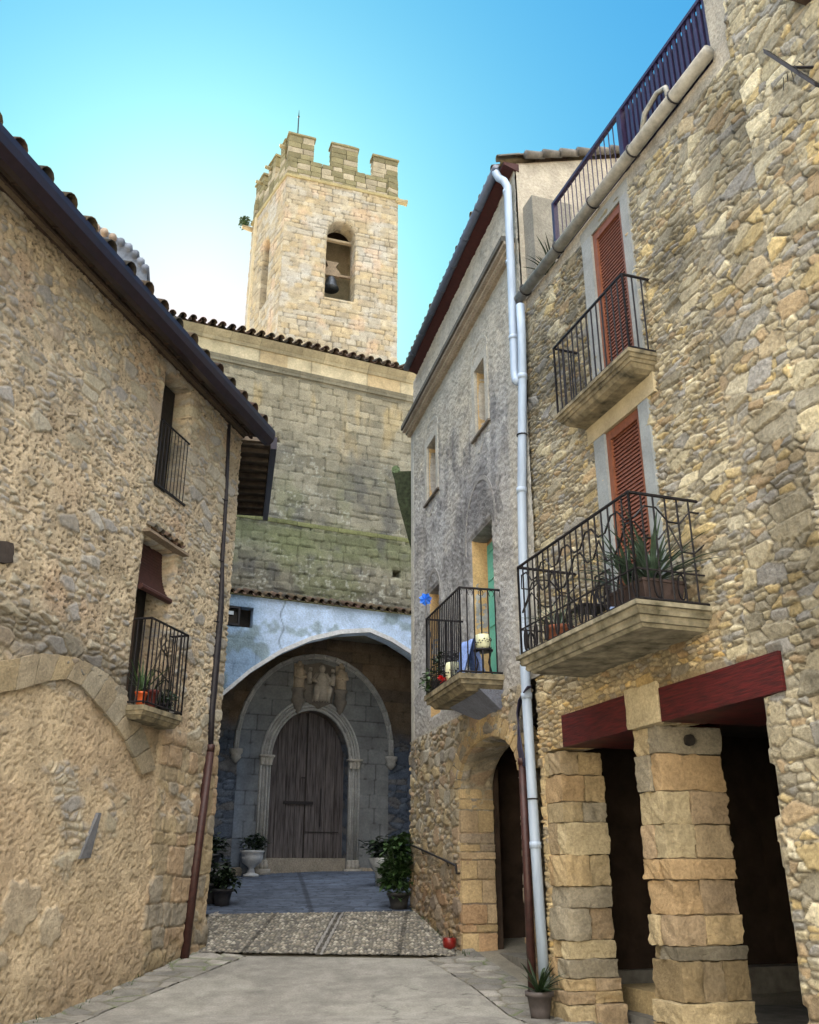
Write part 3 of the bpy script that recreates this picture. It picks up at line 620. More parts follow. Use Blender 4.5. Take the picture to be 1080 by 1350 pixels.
sheet('cobbled_ramp', [k0, k1, k2, k3], .0135, g_cob, .006)
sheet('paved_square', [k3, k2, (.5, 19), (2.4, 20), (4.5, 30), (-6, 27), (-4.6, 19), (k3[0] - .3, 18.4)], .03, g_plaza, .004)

# ============================================================ RIGHT STONE HOUSE
RH = thing('stone_house', 'rubble stone house on the right with two balconies, red shutters and arcade of square pillars', 'house', PR.w(-2.6, 0, -1))
TOP = 9.98; ZB = -.2
# measured openings
ud = rect(-2.68, -3.43, 7.16, 9.66); ld = rect(-2.58, -3.36, 4.05, 6.70)
rnd = random.Random(3)
arc_op = [(-1.0, 3.07), (-.95, ZB - .1)]
arcade = [(-5.04, 3.07)]
z = 3.07; zz = 3.0
while z > -.2:
    arcade += [(-4.72 + rnd.uniform(-.05, .05), z - .02)]; z -= rnd.uniform(.12, .3); arcade += [(arcade[-1][0], z)]
arcade[0] = (-5.04, 3.07); arcade += [(-4.72, ZB - .15), (-.30, ZB - .15), (-.30, 3.07)]
beamL = rect(-.98, -2.52, 3.06, 3.46); beamR = rect(-3.17, -5.05, 3.06, 3.42)
outl = [(-.3, ZB - .3), (-.3, TOP), (-5.4, TOP), (-5.4, 15.5), (-8.2, 15.5), (-8.2, ZB - .3)]
full = arcade[1:-1]
poly_arc = [(-.38, ZB - .1), (-.38, 3.07), (-.98, 3.07), (-.98, 3.46), (-2.52, 3.46), (-2.52, 3.07), (-2.54, 3.07), (-3.15, 3.07), (-3.17, 3.07), (-3.17, 3.42), (-5.05, 3.42), (-5.05, 3.07)] + arcade[1:-2] + [(-4.72, ZB - .1)]
cA_ = PR.px(906, 2)[0]; 
PLAST = (-5.36, -5.72)
def f_R(s, z):
    h, c = f_right(s, z); hp, cp = f_gable(s, z); m = ((s > PLAST[1] - .05 * np.sin(z * 3)) & (z > 9.75)).astype(float)
    t = (s < -5.75) * 1.; h2, c2 = f_tall(s, z); h = h * (1 - t) + h2 * t; c = lerp(c, c2, t)
    return h * (1 - m) + hp * m, lerp(c, cp * 1.05, m)
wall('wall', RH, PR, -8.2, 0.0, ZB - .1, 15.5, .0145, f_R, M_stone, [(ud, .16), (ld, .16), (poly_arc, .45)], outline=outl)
# jambs, lintels
def jamb_col(c=(.26, .28, .29)): return c
mb = MB()
for (a, b), (z0, z1), c in (((-2.44, -2.68), (7.16, 9.66), (.27, .285, .29)), ((-3.43, -3.60), (7.16, 9.66), (.27, .285, .29)), ((-2.33, -2.58), (4.05, 6.70), (.27, .30, .32)), ((-3.36, -3.56), (4.05, 6.70), (.27, .30, .32))):
    mb.cur = c; mb.box(PR, a, b, z0, z1, -.16, .052 if c[2] < .3 else .050)
mb.cur = (.42, .36, .24); mb.box(PR, -2.2, -3.72, 6.703, 6.96, -.16, .055)
mb.cur = (.27, .27, .25); mb.box(PR, -2.40, -3.62, 9.66, 9.86, -.2, .038)
mb.build('jamb', M_jamb, RH, col=True)
for (s0, s1, z0, z1) in ((-2.68, -3.43, 7.16, 9.66), (-2.58, -3.36, 4.05, 6.70)):
    shutter(PR, s0 + .0, s1 - .0, z0, z1, -.015, RH)
# beams
for (a, b, z0, z1) in ((-.99, -2.51, 3.063, 3.455), (-3.18, -5.04, 3.063, 3.415)):
    m = MB(); m.box(PR, a, b, z0, z1, -.5, .03); m.build('beam', M_beam, RH)
    m = MB(); m.box(PR, a, b, z0 + .01, z1, -1.2, -.51); m.build('beam', M_beam, RH)
# pillars of squared blocks
PCOL = [(.37, .285, .165), (.40, .325, .20), (.33, .26, .165), (.37, .265, .15), (.28, .25, .19), (.41, .345, .22), (.34, .26, .17)]
def pier(s_far, s_near, d, z0, z1, seed, base=.06, dark=()):
    rnd = random.Random(seed); m = MB(); m.cur = (.27, .22, .15); m.box(PR, s_far - .05, s_near + .05, z0 - .2, z1, -d + .05, -.05); z = z0 - .1; k = 0
    while z < z1 - .05:
        h = rnd.choice([.13, .2, .24, .28, .33, .36, .38]); 
        if z + h > z1 - .18: h = z1 - z
        e = base * max(0, 1 - (z - z0) / .7); sp = s_far + (s_near - s_far) * rnd.choice([.45, .55, .35, .62]); one = rnd.random() < .25
        c = lambda: tuple(np.array(rnd.choice(PCOL)) * rnd.uniform(.85, 1.12) * (.62 if k in dark else 1))
        g = .004; j = lambda: rnd.uniform(-.03, .022)
        segs = [(s_far, s_near)] if one else [(s_far, sp), (sp, s_near)]
        q_ = rnd.random(); c1 = d * rnd.uniform(.3, .7); dd = [(0, d)] if q_ < .2 else ([(0, c1), (c1, d)] if q_ < .8 else [(0, d * .3), (d * .3, d * .62), (d * .62, d)])
        for di, (o0, o1) in enumerate(dd):
            sg = segs if di == 0 else [(s_far, s_near)]
            if di == 0 and not one and rnd.random() < .25:   # a stack of two small stones
                sg = segs
            for (a, b) in sg:
                A0 = a + (e if a == s_far else 0) - g + (j() if a == s_far else 0); B0 = b - (e if b == s_near else 0) + g + (j() if b == s_near else 0)
                O0 = (e + j() if o0 == 0 else -o0 - g); O1 = -o1 + g
                cs = [PR.w(A0, z + g, O0), PR.w(B0, z + g, O0), PR.w(B0, z + g, O1), PR.w(A0, z + g, O1), PR.w(A0 + j() * .4, z + h - g, O0), PR.w(B0 + j() * .4, z + h - g, O0), PR.w(B0, z + h - g, O1), PR.w(A0, z + h - g, O1)]
                m.block(cs, 11, .038, .03, rnd.randint(0, 999), c())
        z += h; k += 1
    o = m.build('pillar', M_stone, RH, True, col=True); return o
pier(-2.56, -3.02, .80, 0, 3.06, 5, .05, (2, 3)); 
pier(-.34, -.82, .62, 0, 3.04, 12, .12)
m = MB(); m.block([PR.w(-2.53, 3.06, .05), PR.w(-3.16, 3.06, .05), PR.w(-3.16, 3.06, -.5), PR.w(-2.53, 3.06, -.5), PR.w(-2.53, 3.50, .05), PR.w(-3.16, 3.50, .05), PR.w(-3.16, 3.50, -.5), PR.w(-2.53, 3.50, -.5)], 8, .05, .02, 4, (.47, .40, .26))
m.build('impost_block', M_stone, RH, True, col=True)
# arcade interior
m = MB(); m.box(PR, 0, -8.2, ZB, .05, -6.6, -.7); m.build('arcade_floor', M_conc, RH)
m = MB(); m.box(PR, -.05, -8.2, -.1, 3.5, -6.6, -6.4); m.box(PR, .3, 0.05, -.1, 3.5, -6.4, -.45); m.box(PR, -8.2, -8, -.1, 3.5, -6.4, -.45); m.box(PR, .3, -8.2, 3.47, 3.6, -6.6, -.46)
m.build('arcade_interior', M_interior, RH)
m = MB(); m.cur = (.4, .31, .17); qa, qb = PR.px(812, 1310, -.9), PR.px(872, 1312, -.9); m.box(PR, qa[0], qb[0], ZB, qa[1] + .10, -1.6, -.9); m.build('step', M_stone, RH, col=True)
m = MB(); m.box(PR, -4.6, -4.9, .05, 3.46, -2.6, -2.3); m.box(PR, -3.4, -4.6, .05, 2.3, -6.38, -6.3); split(m, 'timber_door', M_wood, RH)
# house body (sides, back, terrace floor)
m = MB(); m.cur = (.35, .31, .24); m.box(PR, .0, -5.4, 3.62, 9.85, -8, -.3); m.box(PR, -5.42, -16, 3.62, 15.4, -8, -.3); m.box(PR, -8.22, -16, -.3, 3.6, -8, -.02); m.build('house_body', BODY, RH, col=True)
m = MB(); m.cur = (.36, .33, .28); m.box(PR, -5.38, -5.41, 9.86, 15.4, -7.9, -.02); m.build('party_wall', M_plaster, RH, col=True)
# balconies
m = MB(); m.cur = (.22, .205, .155); slab(m, PR, -2.03, -3.83, 7.15, .42, [(0, 0), (.045, 0), (.05, .02), (.09, .03), (.095, .05), (.13, .06), (.135, .08), (.18, .11), (.21, .18)]); ub = m.build('balcony', M_slab2, RH)
mb = rail_run(PR, -2.06, -3.80, .38, 7.15, 8.17, .125, .011, rb=.03); mb.build('railing', M_iron, ub)
m = MB(); m.cur = (.34, .31, .20); slab(m, PR, -1.55, -4.24, 4.03, .90, [(0, 0), (.045, .0), (.047, .035), (.075, .04), (.08, .03), (.12, .05), (.122, .085), (.15, .09), (.155, .08), (.19, .10), (.192, .13), (.225, .15)]); lb = m.build('balcony', M_slab, RH)
mb = rail_run(PR, -1.60, -4.19, .84, 4.03, 5.16, .135, .011, rb=.03)
def on(path, d):
    for (a, o), (b, p) in zip(path[:-1], path[1:]):
        L = math.hypot(b - a, p - o)
        if d <= L + 1e-6: t = d / L; return a + (b - a) * t, o + (p - o) * t
        d -= L
    return path[-1]
path = [(-1.60, 0), (-1.60, .84), (-4.19, .84), (-4.19, 0)]; tot = .84 * 2 + 2.59
mb.tube([PR.w(*[on(path, d)[0], 4.36, on(path, d)[1]]) for d in (0, .84, .84 + 2.59, tot)], .011, 5)
k = 0; d = 0; pts = []; pts2 = []
zz1 = [.98, .80, .90, .70]; 
while d <= tot + .001:
    s_, o_ = on(path, d); pts.append(PR.w(s_, 4.03 + [1.0, .86, .86, 1.0][k % 4], o_)); pts2.append(PR.w(s_, 4.03 + [.66, .82, .82, .66][k % 4] if k % 8 < 6 else 4.03 + .55, o_)); k += 1; d += tot / 32
mb.tube(pts, .011, 4); mb.tube(pts2, .011, 4)
d = .12
while d < tot - .1:      # C scrolls in the low band
    s_, o_ = on(path, d); s2, o2 = on(path, d + .09); P0 = A(PR.w(s_, 4.06, o_)); P1 = A(PR.w(s2, 4.06, o2)); dv = P1 - P0
    for sg in (0, 1):
        c = [P0 + dv * ((.5 + .48 * cos(a) * (1 if sg else -1)) + (0 if sg else 0)) + A((0, 0, .15 + .13 * sin(a))) for a in np.linspace(-1.9, 1.9, 9)]; mb.tube(c, .010, 4)
    d += .27
mb.build('railing', M_iron, lb)
# terrace gutter, rail and downpipe
gs0, gs1, gzz, go = -.42, -5.42, 10.02, .10
m = MB(); half_pipe(m, PR.w(gs0 + .05, gzz, go), PR.w(gs1, gzz + .02, go), .085, 12); m.tube([PR.w(gs0 + .05, gzz + .0, go), PR.w(gs1 - .05, gzz + .02, go)], .078, 12)
m.build('gutter', M_cream_pipe, RH, True)
m = MB()
for s_ in (-.8, -1.9, -2.9, -3.9, -4.8): m.tube([PR.w(s_, gzz + .0 + .095 * sin(a), go + .095 * cos(a)) for a in np.linspace(-pi, pi, 13)], .012, 5)
split(m, 'gutter_bracket', M_iron, RH)
m = MB(); m.tube([PR.w(-4.15, gzz + .06, .12), PR.w(-4.22, gzz + .30, .10), PR.w(-4.45, gzz + .42, .06), PR.w(-4.62, gzz + .34, .06), PR.w(-4.7, gzz + .1, .1)], .035, 8); m.build('hose', M_cream_pipe, RH, True)
m = MB(); rz0, rz1 = 10.05, 11.02; a, b = -1.62, -5.36; ro = -.02
m.box(PR, a, b, rz1 - .02, rz1 + .03, ro - .03, ro + .03); m.box(PR, a, b, rz0, rz0 + .03, ro - .015, ro + .015)
m.box(PR, a, a - .06, rz0, rz1, ro - .03, ro + .03); mid = -3.52; m.box(PR, mid, mid - .09, rz0, rz1 + .0, ro - .04, ro + .045)
s_ = a - .12
while s_ > mid: m.bar(PR.w(s_, rz0, ro), PR.w(s_, rz1, ro), .009, 4); s_ -= .115
s_ = mid - .16
while s_ > b: m.box(PR, s_, s_ - .055, rz0, rz1, ro - .012, ro + .012); s_ -= .098
rl = m.build('terrace_railing', M_navy, RH)
m = MB(); m.box(PR, mid - .1, b, rz0 + .05, rz1 - .03, ro - .09, ro - .06); m.build('privacy_board', M_navy, rl)
m = MB(); m.cur = (.22, .21, .185); m.box(PR, -.32, -.95, 9.87, 11.78, -.75, -.03); m.build('parapet_block', M_plaster, RH, col=True)
m = MB(); PS = .04; RP = [(686, 402), (688, 440), (689, 500), (688, 650), (692, 880), (705, 1100), (718, 1297)]; P_ = [A(PR.w(*PR.px(u, v, .15), .15)) for u, v in RP]; m.tube(P_, .066, 12)
for k, t in ((2, .0), (3, .0), (4, .2), (5, .1)): q0 = P_[k] + (P_[k + 1] - P_[k]) * t; m.tube([q0, q0 + A((0, 0, .08))], .076, 12)
m.build('downpipe', M_pipe, RH, True)
m = MB()
for k, t in ((2, .5), (3, .45), (4, .8)):
    q0 = P_[k] + (P_[k + 1] - P_[k]) * t; nn_ = A(tuple(PR.n) + (0,)); dd_ = A(tuple(PR.d) + (0,)); m.tube([q0 + dd_ * .075 * cos(a_) + nn_ * .075 * sin(a_) for a_ in np.linspace(-pi, pi, 13)], .011, 5)
split(m, 'pipe_clamp', M_iron, RH)
# metal bar with strings high on the right, brown timber end
bx0, bx1 = PR.px(1010, 68, .3), PR.px(1078, 112, .15)
m = MB(); m.hexa([PR.w(bx0[0], bx0[1] - .03, .27), PR.w(bx0[0], bx0[1] - .03, .33), PR.w(bx1[0], bx1[1] - .03, .18), PR.w(bx1[0], bx1[1] - .03, .12), PR.w(bx0[0], bx0[1] + .03, .27), PR.w(bx0[0], bx0[1] + .03, .33), PR.w(bx1[0], bx1[1] + .03, .18), PR.w(bx1[0], bx1[1] + .03, .12)])
mx = ((bx0[0] + bx1[0]) / 2, (bx0[1] + bx1[1]) / 2); m.bar(PR.w(mx[0], mx[1], .24), PR.w(mx[0] - .1, mx[1], -.05), .015, 5)
for q in range(5): m.tube([PR.w(mx[0] + .05 * q - .1, mx[1] - .02, .23), PR.w(mx[0] + .07 * q - .15, mx[1] - .12 - .03 * (q % 3), .23)], .004, 4)
m.build('iron_bar', M_iron, RH)
t0 = PR.px(1052, 0, .1); m = MB(); m.box(PR, t0[0] - .9, t0[0], t0[1] - .04, t0[1] + .22, -.1, .25); m.build('timber_end', M_wood, RH)
# round socket with a rust run in the pillar side
qf = (908 - 540) / F; cpt = None
for kk in range(60):
    o_ = -.02 - kk * .013; s_, z_ = PR.px(908, 976, o_)
    if s_ > -3.03: cpt = (s_, z_, o_); break
if cpt:
    c0 = A(PR.w(-3.035, cpt[1], cpt[2])); dd = A(tuple(-PR.d) + (0,)); m = MB(); m.tube([c0 - dd * .1, c0 + dd * .035], .06, 14); m.build('socket', M_dark, RH)

# ============================================================ MIDDLE PLASTERED HOUSE
MH = thing('plastered_house', 'grey plastered house with cornice, small windows, teal door and an archway at its foot', 'house', PM.w(3, .4, -1))
w1 = rect(1.24, 1.80, 8.77, 10.03); w2 = rect(4.42, 5.12, 8.83, 10.05); dr = rect(1.22, 2.34, 4.35, 6.97); w3p = PM.px(576, 776); w3 = rect(4.42, 5.15, 4.35, PM.px(576, 772)[1])
arcM = [(.40, .1), (3.25, .1), (3.25, 2.92)] + [(1.83 + 1.42 * cos(t) , 2.92 + .62 * sin(t)) for t in np.linspace(.15, pi - .15, 14)] + [(.40, 2.92)]
EZ = 12.68; MT = 12.50
wall('upper_wall', MH, PM, -.60, 6.35, 4.06, EZ, .022, f_mid_plaster, M_plaster, [(w1, .22), (w2, .22), (dr, .30), (w3, .3)], outline=[(-.60, 4.06), (6.35, 4.06), (6.35, EZ - .33), (-.60, EZ - .15)])
wall('lower_wall', MH, PM, -.25, 6.55, .0, 4.06, .022, f_mid_rubble, M_stone, [(arcM, .56)])
# voussoirs of the archway
m = MB(); ts = np.linspace(-.02, pi + .02, 16); rnd = random.Random(9)
for a, b in zip(ts[:-1], ts[1:]):
    pr = lambda t, k: (1.83 + (1.42 + k) * cos(t), 2.92 + (.62 + k * .9) * sin(t)); k = rnd.uniform(.30, .42); q = [pr(a + .01, 0), pr(b - .01, 0), pr(b - .01, k), pr(a + .01, k)]
    m.block([PM.w(*p, -.25) for p in q] + [PM.w(*p, .055) for p in q], 5, .07, .012, rnd.randint(0, 99), tuple(A(rnd.choice([(.44, .33, .18), (.46, .36, .21), (.40, .30, .18)])) * rnd.uniform(.85, 1.1)))
m.build('arch_ring', M_stone, MH, True, col=True)
# far jamb of squared blocks (its near face shows beside the dark doorway)
m = MB(); z = .3; k = 0
while z < 2.9:
    h = rnd.choice([.12, .17, .24, .3, .36]); h = min(h, 2.95 - z)
    if h < .1: break
    cs_ = [(.46, .35, .20), (.40, .27, .16), (.43, .33, .21), (.33, .27, .20)]; sp = rnd.uniform(.2, .4)
    for (o0, o1) in ((.03, -sp), (-sp, -.55)):
        m.block([PM.w(3.2, z, o0), PM.w(3.62, z, o0), PM.w(3.62, z, o1), PM.w(3.2, z, o1), PM.w(3.2, z + h - .02, o0), PM.w(3.62, z + h - .02, o0), PM.w(3.62, z + h - .02, o1), PM.w(3.2, z + h - .02, o1)], 7, .06, .02, rnd.randint(0, 99), tuple(A(rnd.choice(cs_)) * rnd.uniform(.8, 1.1)))
    z += h
m.build('door_jamb', M_stone, MH, True, col=True)
m = MB(); m.box(PM, .02, 6.4, -.1, .43, -5, -.5); m.build('passage_floor', M_conc, MH)
m = MB(); m.box(PM, .36, .40, .1, 3.6, -5, -.57); m.box(PM, 3.9, 4.0, .1, 3.6, -5, -.57); m.box(PM, .36, 4, .1, 3.6, -5.1, -5.0); m.box(PM, .3, 4.0, 3.61, 3.7, -5, -.57); m.box(PM, 3.25, 3.95, .3, 3.6, -.66, -.57); m.build('passage_interior', M_interior, MH)
m = MB(); m.cur = (.38, .35, .3); m.box(PM, -.58, 6.3, 3.75, EZ - .2, -8, -.35); m.box(PM, 4.05, 6.3, 0, 3.7, -8, -.35); 
m.build('house_body', BODY, MH, col=True)
# end wall of the house towards the church (visible as an edge) 
PE = Plane(PM.w(6.5, 0)[:2], -PM.n); 
# corner strip, cornice, window surrounds
m = MB(); m.cur = (.42, .41, .37); m.box(PM, 6.30, 6.52, 4.06, 11.0, -.5, .035); m.cur = (.40, .38, .33); m.box(PM, .02, 6.3, 4.02, 4.10, -.05, .032); m.build('corner_strip', M_plaster, MH, col=True)
m = MB(); 
for zz_, o_, h_, c_ in ((11.02, .10, .05, (.40, .33, .25)), (11.07, .15, .05, (.48, .42, .34)), (11.12, .22, .06, (.36, .31, .25)), (11.18, .26, .10, (.10, .095, .085))):
    m.cur = c_; m.box(PM, -.46, 6.62, zz_, zz_ + h_, -.05, o_)
m.build('cornice', M_stone, MH, col=True)
for (s0, s1, z0, z1) in ((1.24, 1.80, 8.77, 10.03), (4.42, 5.12, 8.83, 10.05)):
    m = MB(); m.cur = (.44, .42, .37)
    m.box(PM, s0 - .16, s0 - .002, z0 - .05, z1 + .16, .005, .045); m.box(PM, s1 + .002, s1 + .16, z0 - .05, z1 + .16, .005, .045); m.box(PM, s0 - .002, s1 + .002, z1 + .002, z1 + .16, .005, .043)
    m.cur = (.16, .14, .12); m.box(PM, s0 - .2, s1 + .2, z0 - .09, z0 - .051, .005, .075)
    m.cur = (.44, .42, .37); n = 10; c_ = (s0 + s1) / 2; hw = (s1 - s0) / 2
    m.strip(PM, [(c_ + (hw + .13) * cos(t), z1 + .17 + .30 * sin(t)) for t in np.linspace(0, pi, n)], [(c_ + (hw + .18) * cos(t), z1 + .17 + .36 * sin(t)) for t in np.linspace(0, pi, n)], .005, .035)
    m.strip(PM, [(c_ + (hw + .15) * cos(t), z0 - .12 - .26 * abs(sin(t * 1.5)) * sin(t)) for t in np.linspace(0, pi, 16)], [(c_ + (hw + .19) * cos(t), z0 - .15 - .28 * abs(sin(t * 1.5)) * sin(t)) for t in np.linspace(0, pi, 16)], .005, .03)
    sur = m.build('window_surround', M_plaster, MH, col=True)
    m = MB(); m.cur = (.52, .37, .19); m.box(PM, s1 - .01, s1 - .003, z0, z1, -.2, -.012); m.build('painted_reveal', M_plaster, MH, col=True)
    m = MB(); t = .05
    for b in ((s0, s0 + t, z0, z1), (s1 - t, s1, z0, z1), (s0, s1, z1 - t, z1), (s0, s1, z0, z0 + t), ((s0 + s1) / 2 - .02, (s0 + s1) / 2 + .02, z0, z1)): m.box(PM, *b, -.19, -.15 + .003 * (b[3] - b[2] < .1))
    wd = m.build('window', M_wood, MH); m = MB(); m.box(PM, s0, s1, z0, z1, -.24, -.2); m.build('pane', M_glass, wd)
m = MB(); m.cur = (.55, .38, .19); m.box(PM, 2.325, 2.336, 4.36, 6.96, -.29, -.01); m.box(PM, 5.135, 5.146, 4.36, w3[2][1] - .01, -.29, -.01); split(m, 'painted_reveal', M_plaster, MH, col=True)
m = MB(); m.box(PM, 1.22, 2.34, 4.35, 6.97, -.42, -.35); m.build('door', M_dark, MH)
m = MB(); m.cur = (.40, .25, .15); m.box(PM, 2.27, 2.33, 4.36, 6.95, -.34, -.28); m.box(PM, 1.24, 2.27, 6.88, 6.95, -.34, -.28); m.build('door_frame', M_plaster, MH, col=True)
m = MB(); m.box(PM, 1.26, 2.24, 4.38, 6.86, -.33, -.25)
for z_ in (4.6, 5.4, 6.2, 6.7): m.box(PM, 1.3, 2.20, z_, z_ + .05, -.252, -.235)
m.build('door_leaf', M_teal, MH)
m = MB(); m.box(PM, 4.42, 5.15, 4.35, w3[2][1], -.42, -.32); m.build('door', M_wood, MH)
# scalloped old arch trace over doors
for c_, hw, z_, hh in ((1.78, .78, 6.9, .95), (4.78, .55, 6.35, .8)):
    m = MB(); m.cur = (.27, .265, .26); pts = np.linspace(-.15, pi + .15, 14); m.strip(PM, [(c_ + hw * cos(t), z_ + hh * sin(t)) for t in pts], [(c_ + (hw + .07) * cos(t), z_ + (hh + .08) * sin(t)) for t in pts], .005, .035); m.build('arch_trace', M_plaster, MH, col=True)
# balcony
m = MB(); m.cur = (.34, .28, .19); slab(m, PM, .86, 2.90, 4.34, .72, [(0, 0), (.08, 0), (.085, .03), (.15, .035), (.155, .07), (.20, .12), (.235, .14)]); b3 = m.build('balcony', M_slab2, MH)
mb = rail_run(PM, .90, 2.86, .68, 4.34, 5.66, .105, .011, rb=.03)
for q in range(9):
    for pth in (((.90, q * .105), 1), ): 
        o_ = .68 - q * .17
        if o_ < 0: break
        for sg in (-1, 1): mb.tube([PM.w(.90, 5.64 - .05 * (1 - cos(t)) , o_ + sg * .04 * sin(t)) for t in np.linspace(0, 2.6, 6)], .006, 4)
mb.build('railing', M_iron, b3)
m = MB(); m.cur = (.17, .19, .25); m.hexa([PM.w(*p) for p in ((1.0, 3.85, .0), (2.1, 3.85, 0), (2.1, 3.85, .05), (1.0, 3.85, .05), (.9, 4.12, .0), (2.6, 4.12, 0), (2.6, 4.12, .4), (.9, 4.12, .4))]); m.build('corbel', M_plaster, MH, col=True)
# eaves: maroon soffit, gutter, tiles, gable
slope = .30
m = MB(); m.hexa([PM.w(-.62, EZ - .16, -.05), PM.w(6.0, EZ - .36, -.05), PM.w(6.0, EZ - .24, .22), PM.w(-.62, EZ - .05, .22), PM.w(-.62, EZ, -.05), PM.w(6.0, EZ - .12, -.05), PM.w(6.0, EZ - .14, .22), PM.w(-.62, EZ, .22)]); m.build('soffit', M_mar, MH)
m = MB(); m.tube([PM.w(-.45, EZ, .28), PM.w(6.0, EZ - .19, .28)], .075, 12)
for s_ in np.arange(.5, 5.9, .8): m.tube([PM.w(s_, EZ - .013 - s_ * .0295, .28), PM.w(s_ + .05, EZ - .013 - s_ * .0295, .28)], .084, 12)
m.build('gutter', M_pipe_d, MH, True)
m = MB(); m.tube([PM.w(-.35, EZ + .01, .28), PM.w(-.42, EZ - .1, .28), PM.w(-.44, EZ - .2, .25), PM.w(-.50, EZ - .3, .18), PM.w(-.54, EZ - .45, .14), PM.w(-.52, 10.5, .14), PM.w(-.46, 8.75, .14), PM.w(-.52, 8.55, .15), PM.w(-.62, 8.48, .15)], .066, 12)
for z_ in (12.1, 10.7, 9.3): m.tube([PM.w(-.53 + (12.5 - z_) * .016, z_, .14), PM.w(-.53 + (12.5 - z_) * .016, z_ + .07, .14)], .076, 12)
m.build('downpipe', M_pipe, MH, True)
m = MB(); upv = A(tuple(-PM.n * 1.0) + (slope,)); upv = upv / np.linalg.norm(upv); al = A(tuple(PM.d) + (-.029,)); tiles(m, A(PM.w(-.6, EZ + .02, .27)), al, upv, 28, 12, .235, .42, .075, 3); m.build('roof', M_soft, MH, True, col=True)
m = MB(); m.cur = (.3, .25, .2); m.hexa([PM.w(-.58, EZ - .15, 0), PM.w(6.0, EZ - .25, 0), PM.w(6.0, EZ - .25, -8), PM.w(-.58, EZ - .15, -8), PM.w(-.58, EZ - .02, .2), PM.w(6.0, EZ - .20, .2), PM.w(6.0, EZ + 1.10, -4.3), PM.w(-.58, EZ + 1.27, -4.3)]); m.build('roof_deck', BODY, MH, col=True)
# gable wall above the terrace
GD = -PM.n; PG = Plane(PM.w(-.602, 0)[:2], GD); 
gtop = lambda o: 13.18 + o * slope
wall('gable_wall', MH, PG, 0, 7.5, 9.6, 15.6, .04, f_gable, M_plaster, outline=[(0, 9.6), (0, EZ - .02), (4.4, EZ + 1.30), (7.5, EZ + .4), (7.5, 9.6)])
m = MB()
for k in range(14):
    o_ = .15 + k * .32
    if o_ > 4.4: break
    p = A(PM.w(-.66, EZ + .10 + o_ * slope, -o_)); g = random.uniform(.7, 1.2); m.cur = (.17 * g, .16 * g, .15 * g); d_ = A(tuple(-PM.n) + (slope,)); m.tube([p - A(tuple(PM.d) + (0,)) * .06, p + d_ * .36 - A((0, 0, .0))], [.075, .06], 8)
m.cur = (.15, .13, .12); p = A(PM.w(-.64, EZ + .22 + 2.35 * slope, -2.35)); m.lathe(p, [(.13, -.05), (.11, .06), (.03, .10), (.04, .16), (.0, .22)], 8); m.build('verge_tiles', M_soft, MH, True, col=True)

# small house sliver beyond the middle house
BH = thing('far_stone_house', 'narrow edge of a dark stone house with a mossy eave beyond the plastered house', 'house', (.65, 20.5, 1)); PB = Plane((.14, 19.25), (.10, 1)); PB.n = -PB.n if PB.n[0] > 0 else PB.n
wall('wall', BH, PB, 0, 4.2, .8, 9.5, .05, f_back, M_stone)
m = MB(); m.cur = (.2, .18, .15); m.box(PB, 0, 4.2, .8, 9.3, -5, -.1); m.build('house_body', BODY, BH, col=True)
e0 = PB.px(528, 600, .30)
m = MB(); za = PB.px(524, 605, .38)[1]; sa = .9
m.hexa([PB.w(.5, za - 2.3, 0), PB.w(1.4, za - 2.3, 0), PB.w(1.4, za - 2.3, .05), PB.w(.5, za - 2.3, .05), PB.w(.35, za - .7, 0), PB.w(1.5, za - .7, 0), PB.w(1.5, za - .7, .46), PB.w(.35, za - .7, .46)]); m.hexa([PB.w(.35, za - .695, 0), PB.w(1.5, za - .695, 0), PB.w(1.5, za - .695, .46), PB.w(.35, za - .695, .46), PB.w(.3, za, 0), PB.w(1.5, za, 0), PB.w(1.5, za, .56), PB.w(.3, za, .56)]); o = m.build('eave', plain('mossy_wood', (.03, .038, .018), .95, 0, .7, .6, 9), BH)
m = MB(); m.tube([PB.w(.3, za + .06, .50), PB.w(1.6, za + .05, .50)], .10, 8); m.build('mossy_tile', plain('moss', (.10, .14, .07), .95, 0, .5, .6, 20), BH)
# ============================================================ LEFT HOUSE
LH = thing('stone_house', 'rough rendered stone house on the left with blind arch, dark gutter and small iron balcony', 'house', PLf.w(-3, 0, -1))
lw1 = rect(-2.91, -2.05, 7.28, 9.40); lw2 = [(-3.02, 3.86), (-2.08, 3.86), (-2.08, 5.7), (-2.05, 6.42), (-3.0, 6.42), (-3.04, 5.4)]
wall('wall', LH, PLf, -8.6, 0.0, -.25, 9.62, .0185, f_left, M_plaster, [(lw1, .30), (lw2, .42)])
# end return wall and body
m = MB(); m.cur = (.36, .30, .21); m.box(PLf, -16, -.02, -.3, 9.5, -8, -.45); m.box(PLf, -16, -8.62, -.3, 9.6, -.45, 0.02); m.build('house_body', BODY, LH, col=True)
PLE = Plane(PLf.w(0, 0)[:2], -PLf.n, True)
m = MB(); m.cur = (.40, .33, .23); m.box(PLf, -.5, -.003, -.3, 9.6, -.6, -.001); m.build('corner_return', M_plaster, LH, col=True)
